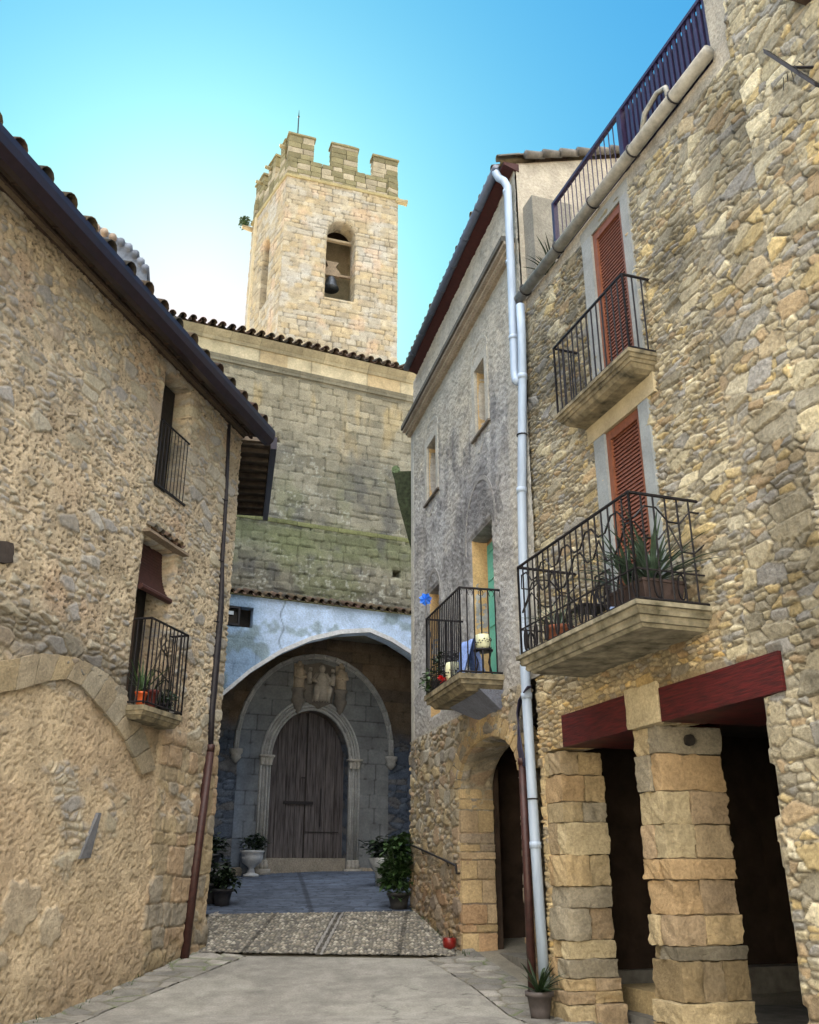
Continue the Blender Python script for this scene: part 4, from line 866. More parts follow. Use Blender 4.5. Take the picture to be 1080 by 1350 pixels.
# blind arch voussoirs
outer = [(-40, 872), (0, 872), (57, 860), (97, 868), (133, 884), (160, 915), (178, 945), (192, 985), (201, 1015)]; inner = [(-40, 921), (0, 914), (40, 903), (77, 894), (100, 903), (127, 933), (148, 958), (166, 985), (182, 1022)]
Po = [PLf.px(*p) for p in outer]; Pi = [PLf.px(*p) for p in inner]
def resample(P, n):
    P = np.array(P); L = np.r_[0, np.cumsum(np.hypot(*(np.diff(P, axis=0).T)))]; t = np.linspace(0, L[-1], n); return np.stack([np.interp(t, L, P[:, 0]), np.interp(t, L, P[:, 1])], -1)
Po = resample(Po, 13); Pi = resample(Pi, 13); m = MB(); rnd = random.Random(4)
for k in range(12):
    a, b, c, d = Pi[k], Pi[k + 1], Po[k + 1], Po[k]; g = .004; q = [a + (b - a) * .02, b - (b - a) * .02, c - (c - d) * .02, d + (c - d) * .02]
    m.block([PLf.w(*p, -.1) for p in q] + [PLf.w(*p, .075) for p in q], 7, .05, .016, rnd.randint(0, 99), tuple(A(rnd.choice([(.33, .28, .20), (.37, .30, .19), (.30, .27, .21)])) * rnd.uniform(.85, 1.1)))
m.build('arch_ring', M_stone, LH, True, col=True)
m = MB(); m.cur = (.13, .135, .15)
a = PLf.px(127, 1072); b = PLf.px(108, 1133); 
m.block([PLf.w(b[0] - .14, b[1], .01), PLf.w(b[0] + .10, b[1] + .02, .01), PLf.w(b[0] + .10, b[1] + .02, .06), PLf.w(b[0] - .14, b[1], .06), PLf.w(a[0] - .03, a[1], .01), PLf.w(a[0] + .03, a[1], .01), PLf.w(a[0] + .03, a[1], .06), PLf.w(a[0] - .03, a[1], .06)], 5, .05, .006, 3)
m.build('slate_wedge', M_soft, LH, True, col=True)
# dark hollow with a timber stub near the left frame edge
h0 = PLf.px(11, 742); m = MB(); m.cur = (.055, .045, .04); q = [(h0[0] - .45, h0[1] - .14), (h0[0], h0[1]), (h0[0] - .03, h0[1] + .24), (h0[0] - .5, h0[1] + .14)]
m.block([PLf.w(*p, -.1) for p in q] + [PLf.w(*p, .07) for p in q], 7, .04, .03, 3); m.build('timber_stub', M_soft, LH, True, col=True)
# upper window: dark opening, shutter, juliet rail
m = MB(); m.box(PLf, -2.92, -2.04, 7.27, 9.41, -.40, -.31); m.build('window', M_dark, LH)
m = MB(); m.box(PLf, -2.91, -2.52, 7.29, 9.39, -.30, -.24); 
for z_ in np.arange(7.4, 9.3, .16): m.box(PLf, -2.86, -2.57, z_, z_ + .12, -.24, -.225)
m.build('shutter', plain('dark_brown_shutter', (.07, .028, .02), .6, 0, .3, .2), LH)
m = MB(); zr = 8.42; m.bar(PLf.w(-2.92, zr, .04), PLf.w(-1.98, zr, .04), .016, 6); m.bar(PLf.w(-2.95, 7.30, .04), PLf.w(-1.95, 7.30, .04), .022, 4)
for k in range(9): m.bar(PLf.w(-2.9 + k * .108, 7.3, .04), PLf.w(-2.9 + k * .108, zr, .04), .008, 5)
m.build('window_rail', M_iron, LH)
# balcony door: roller blind partly down
m = MB(); m.box(PLf, -3.05, -2.05, 3.86, 6.43, -.52, -.43); m.build('door', M_dark, LH)
m = MB(); m.box(PLf, -3.0, -2.92, 3.87, 6.4, -.42, -.34); m.box(PLf, -2.5, -2.42, 3.87, 5.5, -.42, -.34); m.build('door_frame', M_wood, LH)
m = MB(); z = 5.62
for k in range(16):
    o_ = -.10 + .10 * sin(min(1, (16 - k) / 16) * 1.2) - .0 * k
    m.box(PLf, -2.98, -2.10, z, z + .042, -.22 + .2 * math.exp(-k / 5), -.20 + .2 * math.exp(-k / 5)); z += .05
m.tube([PLf.w(-2.99, 5.60, .02), PLf.w(-2.09, 5.60, .02)], .05, 8); m.build('roller_blind', plain('maroon_blind', (.05, .018, .016), .6, 0, .3, .1), LH)
m = MB(); m.cur = (.25, .2, .15); m.hexa([PLf.w(*p) for p in ((-3.12, 6.42, -.1), (-1.85, 6.42, -.1), (-1.85, 6.42, .16), (-3.12, 6.42, .16), (-3.12, 6.48, -.1), (-1.85, 6.48, -.1), (-1.85, 6.46, .16), (-3.12, 6.46, .16))]); m.build('lintel', M_stone, LH, col=True)
m = MB()
al = A(tuple(PLf.d) + (0,)); tiles(m, A(PLf.w(-2.95, 6.50, .12)), al, A(tuple(-PLf.n * .9) + (.44,)), 5, 1, .2, .25, .06, 8); m.build('tile_hood', M_soft, LH, True, col=True)
m = MB(); m.cur = (.30, .21, .13); slab(m, PLf, -3.1, -1.95, 3.80, .36, [(0, 0), (.07, 0), (.075, .02), (.13, .03), (.135, .05), (.19, .08)]); lb2 = m.build('balcony', M_slab2, LH)
mb = rail_run(PLf, -3.07, -1.95, .33, 3.82, 5.06, .11, .011, rb=.03); mb.build('railing', M_iron, lb2)
# black cable bundle + brown pipe
m = MB(); cp = [(302, 560), (299, 640), (293, 740), (291, 800), (284, 880), (279, 940), (277, 992)]
P = [PLf.w(*PLf.px(u, v, .06), .06) for u, v in cp]; m.tube(P, [.035, .035, .04, .06, .07, .06, .05], 8)
for u, v in ((298, 660), (292, 740), (286, 820), (281, 920)): s_, z_ = PLf.px(u, v, .06); m.tube([PLf.w(s_ - .12, z_, .02), PLf.w(s_, z_, .1)], .012, 5)
m.build('cable', M_cable, LH, True)
m = MB(); a = PLf.px(277, 990, .08); b = PLf.px(241, 1272, .08); m.tube([PLf.w(*a, .08), PLf.w(*b, .09)], .072, 12); m.tube([PLf.w(a[0], a[1] - .02, .08), PLf.w(a[0], a[1] + .1, .08)], .075, 12)
mid_ = ((a[0] + b[0]) / 2, (a[1] + b[1]) / 2); m.tube([PLf.w(mid_[0], mid_[1], .085), PLf.w(mid_[0] - .006, mid_[1] - .06, .085)], .07, 12); m.build('downpipe', M_rust, LH, True)
# eave: soffit boards, rafters, gutter, tiles
m = MB(); m.hexa([PLf.w(-16, 9.60, -.1), PLf.w(.05, 9.60, -.1), PLf.w(.05, 9.44, .50), PLf.w(-16, 9.44, .50), PLf.w(-16, 9.68, -.1), PLf.w(.05, 9.68, -.1), PLf.w(.05, 9.50, .5), PLf.w(-16, 9.50, .5)]); sf = m.build('soffit', M_soffit, LH)
m = MB()
for s_ in np.arange(-8.5, .1, .42): m.hexa([PLf.w(s_, 9.55, .0), PLf.w(s_ + .03, 9.55, .0), PLf.w(s_ + .03, 9.415, .46), PLf.w(s_, 9.415, .46), PLf.w(s_, 9.60, .0), PLf.w(s_ + .03, 9.60, .0), PLf.w(s_ + .03, 9.46, .46), PLf.w(s_, 9.46, .46)])
m.box(PLf, -16, .04, 9.50, 9.585, .0, .07); m.box(PLf, -16, .04, 9.455, 9.53, .20, .24)
m.build('rafter', M_wood, sf)
m = MB(); ga, gb = (-16, 9.66, .58), (.14, 9.66, .58)
prof = [(-.13, .10), (-.14, -.02), (-.08, -.14), (.03, -.16), (.12, -.07), (.14, .04), (.14, .12), (.12, .12), (.11, -.01), (.0, -.12), (-.10, .0), (-.10, .10)]
n = len(prof); vs = [PLf.w(-16, 9.42 + z_, .58 + o_) for o_, z_ in prof] + [PLf.w(.02, 9.42 + z_, .58 + o_) for o_, z_ in prof]; m.add(vs, [(i, (i + 1) % n, n + (i + 1) % n, n + i) for i in range(n)] + [tuple(range(n)), tuple(range(2 * n - 1, n - 1, -1))]); m.tube([PLf.w(-16, 9.54, .70), PLf.w(.02, 9.54, .70)], .02, 6)
m.build('gutter', M_gutter_dark, LH)
m = MB(); upv = A(tuple(-PLf.n) + (.33,)); upv /= np.linalg.norm(upv); m.cur = (.3, .22, .15); tiles(m, A(PLf.w(-9.6, 9.50, .66)), A(tuple(PLf.d) + (0,)), upv, 20, 4, .48, .45, .13, 12, DK=.22)
m.cur = (.2, .15, .1); m.hexa([PLf.w(-16, 9.505, .5), PLf.w(.0, 9.505, .5), PLf.w(.0, 9.6, -8), PLf.w(-16, 9.6, -8), PLf.w(-16, 9.53, .5), PLf.w(.0, 9.53, .5), PLf.w(.0, 10.9, -4.4), PLf.w(-16, 10.9, -4.4)])
m.build('roof', M_soft, LH, True, col=True)
# taller roof peeping over the gutter
RB = thing('tiled_house', 'pale gable of a taller house with tiled verge peeping over the left gutter', 'house', (-8.5, 15, 9))
dR = 17.0
def at(u, v, y): r = ray(u, v); t = y / r[1]; return (r[0] * t, y, EYE + r[2] * t)
gp = [(108, 288), (128, 296), (150, 310), (170, 322), (186, 342), (194, 352), (193, 372), (186, 420), (100, 420), (100, 300)]
m = MB(); m.cur = (.15, .17, .21); a = [at(u, v, dR) for u, v in gp]; n = len(a); m.add(a + [(x - .9, y + 3.5, z) for x, y, z in a], [tuple(range(n)), tuple(range(2 * n - 1, n - 1, -1))] + [(i, n + i, n + (i + 1) % n, (i + 1) % n) for i in range(n)])
m.build('wall', masonry('pale_gable', .6, .01, 8, 60, .4), RB, col=True)
m = MB(); vp = [(106, 289), (117, 291), (128, 297), (139, 303), (150, 310), (161, 316), (171, 323), (180, 332), (187, 342), (193, 351)]
for k, (u, v) in enumerate(vp):
    p = A(at(u, v - 1, dR - .12)); g = random.uniform(.7, 1.2); m.cur = (.26 * g, .20 * g, .15 * g) if k < 5 else (.15 * g, .17 * g, .21 * g); m.tube([p - A((.02, 0, .05)), p + A((-.75, 3.2, .15))], [.09, .07], 8)
m.build('verge_tiles', M_soft, RB, True, col=True)
# house behind the left one: only its eave shows
NB = thing('neighbour_house', 'dark underside of the eave of the house behind the left corner', 'house', (-4.2, 18.5, .9)); PN = Plane((-3.62, 16.25), (-.19, 1), False)
if PN.n[0] < 0: PN.n = -PN.n
m = MB(); m.cur = (.33, .28, .2); m.box(PN, 0, 4.9, .3, 9.3, -5, 0); m.build('wall', BODY, NB, col=True)
m = MB(); m.box(PN, -.15, 3.75, 9.44, 9.50, 0, .86)
for s_ in np.arange(.0, 3.7, .42): m.box(PN, s_, s_ + .06, 9.34, 9.44, .05, .84)
m.build('soffit', M_soffit, NB)
m = MB(); m.box(PN, -.2, 3.8, 9.36, 9.62, .86, .98); m.build('fascia', M_gutter_dark, NB)
m = MB(); m.cur = (.2, .16, .12); m.box(PN, -.2, 3.8, 9.505, 9.9, -4, .86); m.build('roof', M_soft, NB, col=True)

# ============================================================ CHURCH
CH = thing('church', 'tall ashlar church with mossy string course, tiled eave and deep arched porch', 'church', PC.w(0, 1.6, -3))
zE = 15.45; PO = .5; PD = -1.7
hole = PC.px(523, 757); h2 = PC.px(366, 579)
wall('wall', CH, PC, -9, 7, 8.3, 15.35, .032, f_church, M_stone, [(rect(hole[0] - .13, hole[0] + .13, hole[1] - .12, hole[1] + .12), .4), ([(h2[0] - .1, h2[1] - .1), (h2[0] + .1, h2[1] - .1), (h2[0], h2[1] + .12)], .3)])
m = MB(); m.cur = (.3, .28, .22); m.box(PC, -9, 7, 8.4, 15.4, -9, -.42); m.box(PC, -9, 7, 7.9, 8.4, -9, .0); m.build('house_body', BODY, CH, col=True)
m = MB(); m.cur = (.22, .24, .11); sz_ = 10.70
for k in range(27): s_ = -9 + k * .6; j = random.uniform(-.008, .008); m.cur = tuple(A((.21, .225, .11)) * random.uniform(.8, 1.2)); m.block([PC.w(s_, sz_ - .13 + j, -.1), PC.w(s_ + .59, sz_ - .13 + j, -.1), PC.w(s_ + .59, sz_ - .13 + j, .07), PC.w(s_, sz_ - .13 + j, .07), PC.w(s_, sz_ + j, -.1), PC.w(s_ + .59, sz_ + j, -.1), PC.w(s_ + .59, sz_ - .02 + j, .11), PC.w(s_, sz_ - .02 + j, .11)], 3, .08, .01, k)
m.build('string_course', M_stone, CH, True, col=True)
wall('frieze', CH, PC, -9, 7, 15.38, 15.88, .04, f_frieze, M_soft, off=.05)
m = MB(); m2 = MB(); rnd = random.Random(2)
s_ = -9
while s_ < 7:
    L_ = rnd.uniform(.55, .9); g = rnd.uniform(.8, 1.15); c1 = tuple(A((.24, .22, .165)) * g); c2 = tuple(A((.42, .36, .24)) * g)
    for mm, (z0, z1, o0, o1, c) in ((m, (15.10, 15.22, .05, .07, tuple(A((.22, .2, .15)) * g))), (m, (15.22, 15.30, .13, .16, c1)), (m, (15.30, 15.38, .17, .22, c1)), (m2, (15.88, 15.97, .10, .16, c2)), (m2, (15.97, 16.12, .17, .34, c2))):
        mm.cur = c; mm.hexa([PC.w(s_, z0, -.1), PC.w(s_ + L_ - .006, z0, -.1), PC.w(s_ + L_ - .006, z0, o0), PC.w(s_, z0, o0), PC.w(s_, z1 - .003, -.1), PC.w(s_ + L_ - .006, z1 - .003, -.1), PC.w(s_ + L_ - .006, z1 - .003, o1), PC.w(s_, z1 - .003, o1)])
    s_ += L_
m2.build('eave_moulding', M_soft, CH, col=True)
m.build('cornice', M_soft, CH, col=True)
m = MB(); upv = A(tuple(-PC.n) + (.36,)); upv /= np.linalg.norm(upv); al = A(tuple(PC.d) + (0,)); tiles(m, A(PC.w(-8.9, 16.17, .40)), al, upv, 56, 3, .285, .5, .105, 21, DK=.35); m.cur = (.25, .2, .15); m.hexa([PC.w(-9, 16.1, .3), PC.w(7, 16.1, .3), PC.w(7, 16.1, -9), PC.w(-9, 16.1, -9), PC.w(-9, 16.14, .3), PC.w(7, 16.14, .3), PC.w(7, 17.2, -3), PC.w(-9, 17.2, -3)]); m.build('roof', M_soft, CH, True, col=True)
# porch front wall with the wide arch
tz = PC.px(420, 797, PO)[1]
apex = PC.px(487, 834, PO); lft = PC.px(293, 918, PO); rgt = PC.px(540, 863, PO); cpx = [(293, 918), (330, 887), (370, 862), (410, 845), (450, 836), (487, 834), (515, 846), (540, 862), (556, 875)]
ar = [PC.px(u, v, PO) for u, v in cpx]; ext_l = [(ar[0][0] - .45, ar[0][1] - .75), (ar[0][0] - .75, ar[0][1] - 1.6), (ar[0][0] - .85, 1.0)]; er = [(ar[-1][0] + .5, ar[-1][1] - .6), (ar[-1][0] + .9, ar[-1][1] - 1.7), (ar[-1][0] + 1.0, 1.0)]
archp = er[::-1] + ar[::-1] + ext_l
nb = PC.px(313, 811, PO + .03); nb0 = PC.px(296, 797, PO); nb1 = PC.px(333, 828, PO); box = rect(nb0[0], nb1[0], nb1[1], nb0[1])
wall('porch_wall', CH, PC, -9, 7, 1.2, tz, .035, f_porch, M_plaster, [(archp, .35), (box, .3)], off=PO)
m = MB(); m.box(PC, -9, nb1[0] + .05, nb1[1] - .05, nb0[1] + .05, PO - .5, PO - .31); m.build('dark_niche', M_dark, CH)
m = MB(); cc = A((.48, .50, .53)); o2 = [(s_, z_ + .12) for s_, z_ in ar]; m.cur = tuple(cc)
for k in range(len(ar) - 1): q = [ar[k], ar[k + 1], o2[k + 1], o2[k]]; m.hexa([PC.w(*p, PO - .1) for p in q] + [PC.w(*p, PO + .05) for p in q])
m.build('arch_rim', M_soft, CH, col=True)
m = MB(); tiles(m, A(PC.w(-8.9, tz + .02, PO + .10)), al, upv, 66, 2, .24, .36, .085, 31, DK=.28); m.cur = (.2, .2, .12); m.box(PC, -9, 7, tz, tz + .03, -.1, PO + .05); m.build('porch_roof', M_soft, CH, True, col=True)
# porch interior: portal wall, soffit, sides
dpx = lambda u, v: PC.px(u, v, PD)
dc = (dpx(357, 1000)[0] + dpx(459, 1003)[0]) / 2; dhw = (dpx(459, 1003)[0] - dpx(357, 1000)[0]) / 2; dsp = dpx(357, 1000)[1] - .05; dtop = dpx(409, 937)[1]; print('door', dc, dhw, dsp, dtop)
dbot = 1.75; door_op = [(dc - dhw, 1.3), (dc + dhw, 1.3)] + [(dc + dhw * cos(t), dsp + (dtop - dsp) * sin(t)) for t in np.linspace(0, pi, 20)]
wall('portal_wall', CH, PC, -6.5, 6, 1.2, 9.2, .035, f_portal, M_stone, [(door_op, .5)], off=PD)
m = MB(); m.cur = (.2, .16, .11); m.box(PC, -6.5, -5.6, 1, 8.3, PD, PO - .36); m.box(PC, 5.2, 6, 1, 8.3, PD, PO - .36); m.box(PC, -6.5, 6, 8.0, 8.28, PD, PO - .36); m.build('porch_vault', M_stone, CH, col=True)
# dressed field around the door bounded by the hood mould
hl, hr = dpx(313, 988), dpx(511, 1005); hc = (hl[0] + hr[0]) / 2; hw_ = (hr[0] - hl[0]) / 2; hz0 = hl[1]; ht = dpx(410, 869)[1]; print('hood', hc, hw_, hz0, ht)
def hood(k, n=22): 
    out = []
    for t in np.linspace(0, pi, n): x = cos(t); out.append((hc + (hw_ + k) * x, hz0 + (ht - hz0 + k) * (sin(t) ** .92)))
    return out
dr_out = [(hc - hw_, 1.3), (hc + hw_, 1.3)] + hood(0)
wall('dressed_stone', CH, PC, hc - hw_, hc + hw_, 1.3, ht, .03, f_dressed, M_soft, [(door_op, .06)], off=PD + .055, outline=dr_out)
m = MB(); m.cur = (.30, .31, .32); H0, H1, H2 = hood(.0), hood(.07), hood(.13); m.strip(PC, H0, H1, PD + .02, PD + .13); m.strip(PC, H1, H2, PD + .02, PD + .17); m.build('hood_mould', M_soft, CH, True, col=True)
for x in (-1, 1):
    m = MB(); m.cur = (.30, .30, .29); p = PC.w(hc + x * (hw_ + .06), hz0 - .36, PD + .12); m.lathe(p, [(.03, 0), (.09, .06), (.15, .14), (.13, .20), (.18, .26), (.18, .36)], 12); m.build('hood_corbel', M_soft, CH, True, col=True)
def darch(k, n=22): return [(dc + (dhw + k) * cos(t), dsp + (dtop - dsp + k) * sin(t)) for t in np.linspace(0, pi, n)]
m = MB()
for k, (w_, o_) in enumerate(((.03, .10), (.12, .17), (.21, .12), (.29, .15))):
    m.cur = tuple(A((.31, .32, .33)) * (.9 + .1 * (k % 2)))
    arcp = [(dc + dhw + w_, 1.75)] + darch(w_) + [(dc - dhw - w_, 1.75)]; m.tube([PC.w(s_, z_, PD + o_ * .7) for s_, z_ in arcp], .036, 8)
m.strip(PC, [(dc + dhw, 1.6)] + darch(0) + [(dc - dhw, 1.6)], [(dc + dhw + .32, 1.6)] + darch(.32) + [(dc - dhw - .32, 1.6)], PD + .0, PD + .075)
m.build('archivolt', M_soft, CH, True, col=True)
for x in (-1, 1):
    m = MB(); m.cur = (.33, .32, .30); c_ = dc + x * (dhw + .15); zc = dsp
    m.box(PC, c_ - .20, c_ + .20, zc + .06, zc + .12, PD, PD + .26)
    for k in (-.11, 0, .11): m.lathe(PC.w(c_ + k, zc - .14, PD + .14), [(.045, 0), (.06, .01), (.045, .03), (.075, .14), (.09, .20)], 10)
    m.build('capital', M_soft, CH, True, col=True)
    m = MB(); m.cur = (.28, .27, .25)
    for k in (-.11, 0, .11): m.lathe(PC.w(c_ + k, 1.66, PD + .14), [(.08, 0), (.08, .12), (.06, .16), (.065, .2), (.045, .24)], 10)
    m.box(PC, c_ - .22, c_ + .22, 1.5, 1.68, PD, PD + .28); m.build('column_base', M_soft, CH, True, col=True)
# threshold and rough footing stones
m = MB(); m.cur = (.22, .20, .17); m.box(PC, dc - dhw + .0, dc + dhw - .0, 1.3, 1.95, PD - .45, PD - .02); m.build('door_step', M_stone, CH, col=True)
m = MB(); rnd = random.Random(8)
for k in range(12):
    s_ = dc + dhw + .32 + k * .27; 
    if k > 7: s_ = dc - dhw - 2.4 + (k - 8) * .5
    h = rnd.uniform(.18, .3); m = MB(); m.block([PC.w(s_, 1.45, PD), PC.w(s_ + .25, 1.45, PD), PC.w(s_ + .25, 1.45, PD + .2), PC.w(s_, 1.45, PD + .2), PC.w(s_, 1.5 + h, PD), PC.w(s_ + .25, 1.5 + h, PD), PC.w(s_ + .25, 1.5 + h, PD + .18), PC.w(s_, 1.5 + h, PD + .18)], 5, .12, .02, k, tuple(A((.24, .21, .17)) * rnd.uniform(.6, 1.2))); m.build('footing_stone', M_stone, CH, True, col=True)
pass
# wooden door: two leaves of planks
M_door = plain('weathered_planks', (.07, .064, .068), .85, 0, .6, .8, 22, c2=(.02, .016, .018), stretch=(1, 1, .07))
dp = PD - .30
for leaf in (-1, 1):
    m = MB(); a, b = (dc - dhw, dc - .012) if leaf < 0 else (dc + .012, dc + dhw); n = 4; rnd = random.Random(leaf + 3)
    for k in range(n):
        x0 = a + (b - a) * k / n + .007; x1 = a + (b - a) * (k + 1) / n - .007; hz_ = []
        for x in (x1, (x0 + x1) / 2, x0): c_ = min(1, abs(x - dc) / dhw); hz_.append((x, dsp + (dtop - dsp) * math.sqrt(max(0, 1 - c_ * c_)) + .02))
        o_ = rnd.uniform(-.01, .01); m.prism(PC, [(x0, 1.96), (x1, 1.96)] + hz_, dp - .05, dp + o_)
    lf = m.build('door_leaf', M_door, CH)
    m = MB(); 
    if leaf > 0:
        m.box(PC, dc + .03, dc + .98, 2.60, 2.625, dp - .01, dp + .02); m.box(PC, dc + .42, dc + .46, 2.75, 3.75, dp + .01, dp + .035)
    else: m.box(PC, dc - .62, dc + .22, 3.32, 3.40, dp + .01, dp + .05); m.box(PC, dc - .14, dc - .02, 4.0, 4.04, dp + .01, dp + .03)
    split(m, 'iron_fitting', M_iron, lf)
m = MB(); m.box(PC, dc - dhw - .1, dc + dhw + .1, 1.3, dtop + .2, dp - .2, dp - .06); m.build('door_backing', M_dark, CH)
# carved reliefs over the door
def relief(name, u, v, w_, h_, kind, seed):
    c_ = dpx(u, v); rnd = random.Random(seed); m = MB(); m.cur = (.17, .155, .14); S0 = PD + .06
    if kind == 0:      # shield-shaped slab with a seated figure in a draped robe
        m.prism(PC, [(c_[0] - w_ / 2, c_[1] + h_ * .42), (c_[0] - w_ * .52, c_[1]), (c_[0] - w_ * .42, c_[1] - h_ * .36), (c_[0], c_[1] - h_ * .5), (c_[0] + w_ * .42, c_[1] - h_ * .36), (c_[0] + w_ * .52, c_[1]), (c_[0] + w_ / 2, c_[1] + h_ * .42), (c_[0], c_[1] + h_ * .5)][::-1], S0, S0 + .1)
        m.cur = (.33, .30, .26); S1 = S0 + .20
        P = lambda a, b, o=0: PC.w(c_[0] + a * w_, c_[1] + b * h_, S1 + o)
        m.tube([P(0, -.34), P(0, -.12, .04), P(0, .06, .08), P(0, .2, .06), P(0, .25, .04)], [.22, .26, .20, .13, .07], 12)
        m.tube([P(0, .27, .08), P(0, .31, .1), P(0, .37, .1), P(0, .41, .08)], [.06, .09, .085, .04], 10)
        for x in (-1, 1):
            m.tube([P(.12 * x, .22, .06), P(.27 * x, .08, .1), P(.12 * x, .0, .2)], [.07, .06, .05], 8); m.tube([P(.14 * x, -.02, .1), P(.2 * x, -.12, .24), P(.18 * x, -.36, .12)], [.1, .1, .07], 8)
            m.tube([P(.36 * x, .0, 0), P(.38 * x, .18, .03), P(.36 * x, .26, .03)], [.08, .08, .05], 8); m.tube([P(.36 * x, .28, .05), P(.36 * x, .35, .05)], [.06, .05], 8)
        for k in range(7): m.tube([P(-.24 + .08 * k, -.08, .1 + .05 * sin(k)), P(-.26 + .087 * k, -.38, .07)], .022, 6)
    else:
        m.lathe(PC.w(c_[0], c_[1] - h_ * .5, S0 + .05), [(.02, 0), (.10, .12), (.13, .22), (.20, .34), (.20, .40), (.17, .42), (.17, .60), (.21, .64), (.21, .70)], 8)
        m.cur = (.33, .28, .22); P = lambda b, o=0: PC.w(c_[0], c_[1] - h_ * .5 + b, S0 + .1 + o); m.tube([P(.70), P(.95), P(1.2), P(1.3)], [.15, .15, .13, .07], 10); m.tube([P(1.32), P(1.38), P(1.46)], [.06, .075, .05], 8)
        for x in (-1, 1): m.tube([PC.w(c_[0] + .12 * x, c_[1] - h_ * .5 + 1.2, S0 + .12), PC.w(c_[0] + .15 * x, c_[1] - h_ * .5 + 1.0, S0 + .2), PC.w(c_[0], c_[1] - h_ * .5 + .95, S0 + .26)], [.05, .05, .035], 8)
        m.box(PC, c_[0] - .14, c_[0] + .14, c_[1] - h_ * .5 + .68, c_[1] - h_ * .5 + 1.4, S0 - .03, S0 + .03)
    return m.build(name, M_soft, CH, True, col=True)
relief('carved_panel', 419, 905, .92, 1.30, 0, 1); relief('carved_figure', 392, 906, .4, 1.5, 1, 2); relief('carved_figure', 447, 909, .4, 1.5, 1, 3)
# framed notice in the small window of the porch wall
NO = thing('framed_notice', 'small black frame with a pale sheet in the porch wall beside the left house corner', 'notice', PC.w(nb0[0] + .2, nb1[1], PO - .1))
m = MB(); a, b, c_, d_ = nb0[0] - .05, nb1[0] - .35, nb1[1] + .02, nb0[1] - .02
for q in ((a, a + .05, c_, d_), (b - .05, b, c_, d_), (a + .05, b - .05, d_ - .05, d_), (a + .05, b - .05, c_, c_ + .05)): m.box(PC, *q, PO - .04, PO + .03)
m.build('frame', M_iron, NO); m = MB(); sm = (a + b) / 2
m.box(PC, a + .1, b - .16, c_ + .28, d_ - .12, PO - .04, PO - .02); m.build('sheet', plain('pale_paper', (.45, .52, .6), .7, 0, .1, 0), NO); m = MB(); m.box(PC, a + .04, b - .04, c_ + .04, d_ - .04, PO - .08, PO - .045); m.build('board', M_dark, NO)

# ============================================================ BELL TOWER
Tc = A((-5.05, 30.)); Tr = A((-.52, 31.5)); Tl = A((-6.98, 33.1)); Tb = Tl + (Tr - Tc)
PTF = Plane(Tc, Tr - Tc); PTL = Plane(Tc, Tl - Tc); WF = np.hypot(*(Tr - Tc)); WLt = np.hypot(*(Tl - Tc))
if PTL.n[0] > 0: PTL.n = -PTL.n
TW = thing('bell_tower', 'square honey stone bell tower with arched openings and battlements behind the church roof', 'tower', (float(Tc[0]) + 1, 31.5, 1.6))
ztc = PTF.px(376, 233)[1]; zc2 = PTF.px(525, 264)[1]; ztc = (ztc + zc2) / 2; zcr = PTF.px(470, 226)[1]; zmt = PTF.px(385, 174)[1]; print('tower', ztc, zc2, zcr, zmt, WF, WLt)
a = PTF.px(430, 390); b = PTF.px(469, 398); zsp = PTF.px(469, 315)[1]; ztp = PTF.px(451, 291)[1]; s0_, s1_ = PTF.px(430, 330)[0], PTF.px(469, 330)[0]; zb_ = PTF.px(449, 395)[1]
opF = arc_open(s0_, s1_, zb_, zsp, ztp - zsp)
wall('front_wall', TW, PTF, -.05, WF + .01, 14, ztc, .04, f_tower, M_stone, [(opF, .8)])
l0, l1 = PTL.px(352, 380)[0], PTL.px(346, 400)[0]; la, lb_ = PTL.px(354.5, 350)[0], PTL.px(344, 370)[0]; lz0 = PTL.px(346, 405)[1]; lzt = PTL.px(351, 318)[1]
print('left op', la, lb_, lz0, lzt)
lc = (la + lb_) / 2; lh = abs(lb_ - la) / 2
wall('side_wall', TW, PTL, -.05, WLt, 14, ztc, .04, lambda s, z: f_tower(s + 20, z), M_stone, [(arc_open(lc - lh, lc + lh, lz0, lzt - .5, .5), .6)])
PTB = Plane(Tr, Tb - Tr); PTB.n = -PTL.n; PTK = Plane(Tl, Tb - Tl); PTK.n = -PTF.n
m = MB(); m.cur = (.5, .42, .28); m.box(PTB, .35, WLt, 14, ztc, -.6, 0); m.box(PTB, .02, .36, 14, ztc, -.06, -.002); m.box(PTK, 0, WF, 14, ztc, -.6, 0); m.build('rear_wall', BODY, TW, col=True)
m = MB(); c4 = [Tc * .98 + Tb * .02, Tr * .98 + Tl * .02, Tb * .98 + Tc * .02, Tl * .98 + Tr * .02]; m.hexa([(p[0], p[1], ztc - .4) for p in c4] + [(p[0], p[1], ztc + .1) for p in c4]); m.build('shading_roof_slab', M_interior, TW); m = MB(); m.hexa([(p[0], p[1], zb_ - .9) for p in c4] + [(p[0], p[1], zb_ - .6) for p in c4]); m.build('belfry_floor', M_interior, TW)  # unseen slab under the tower top, added to keep the belfry dark
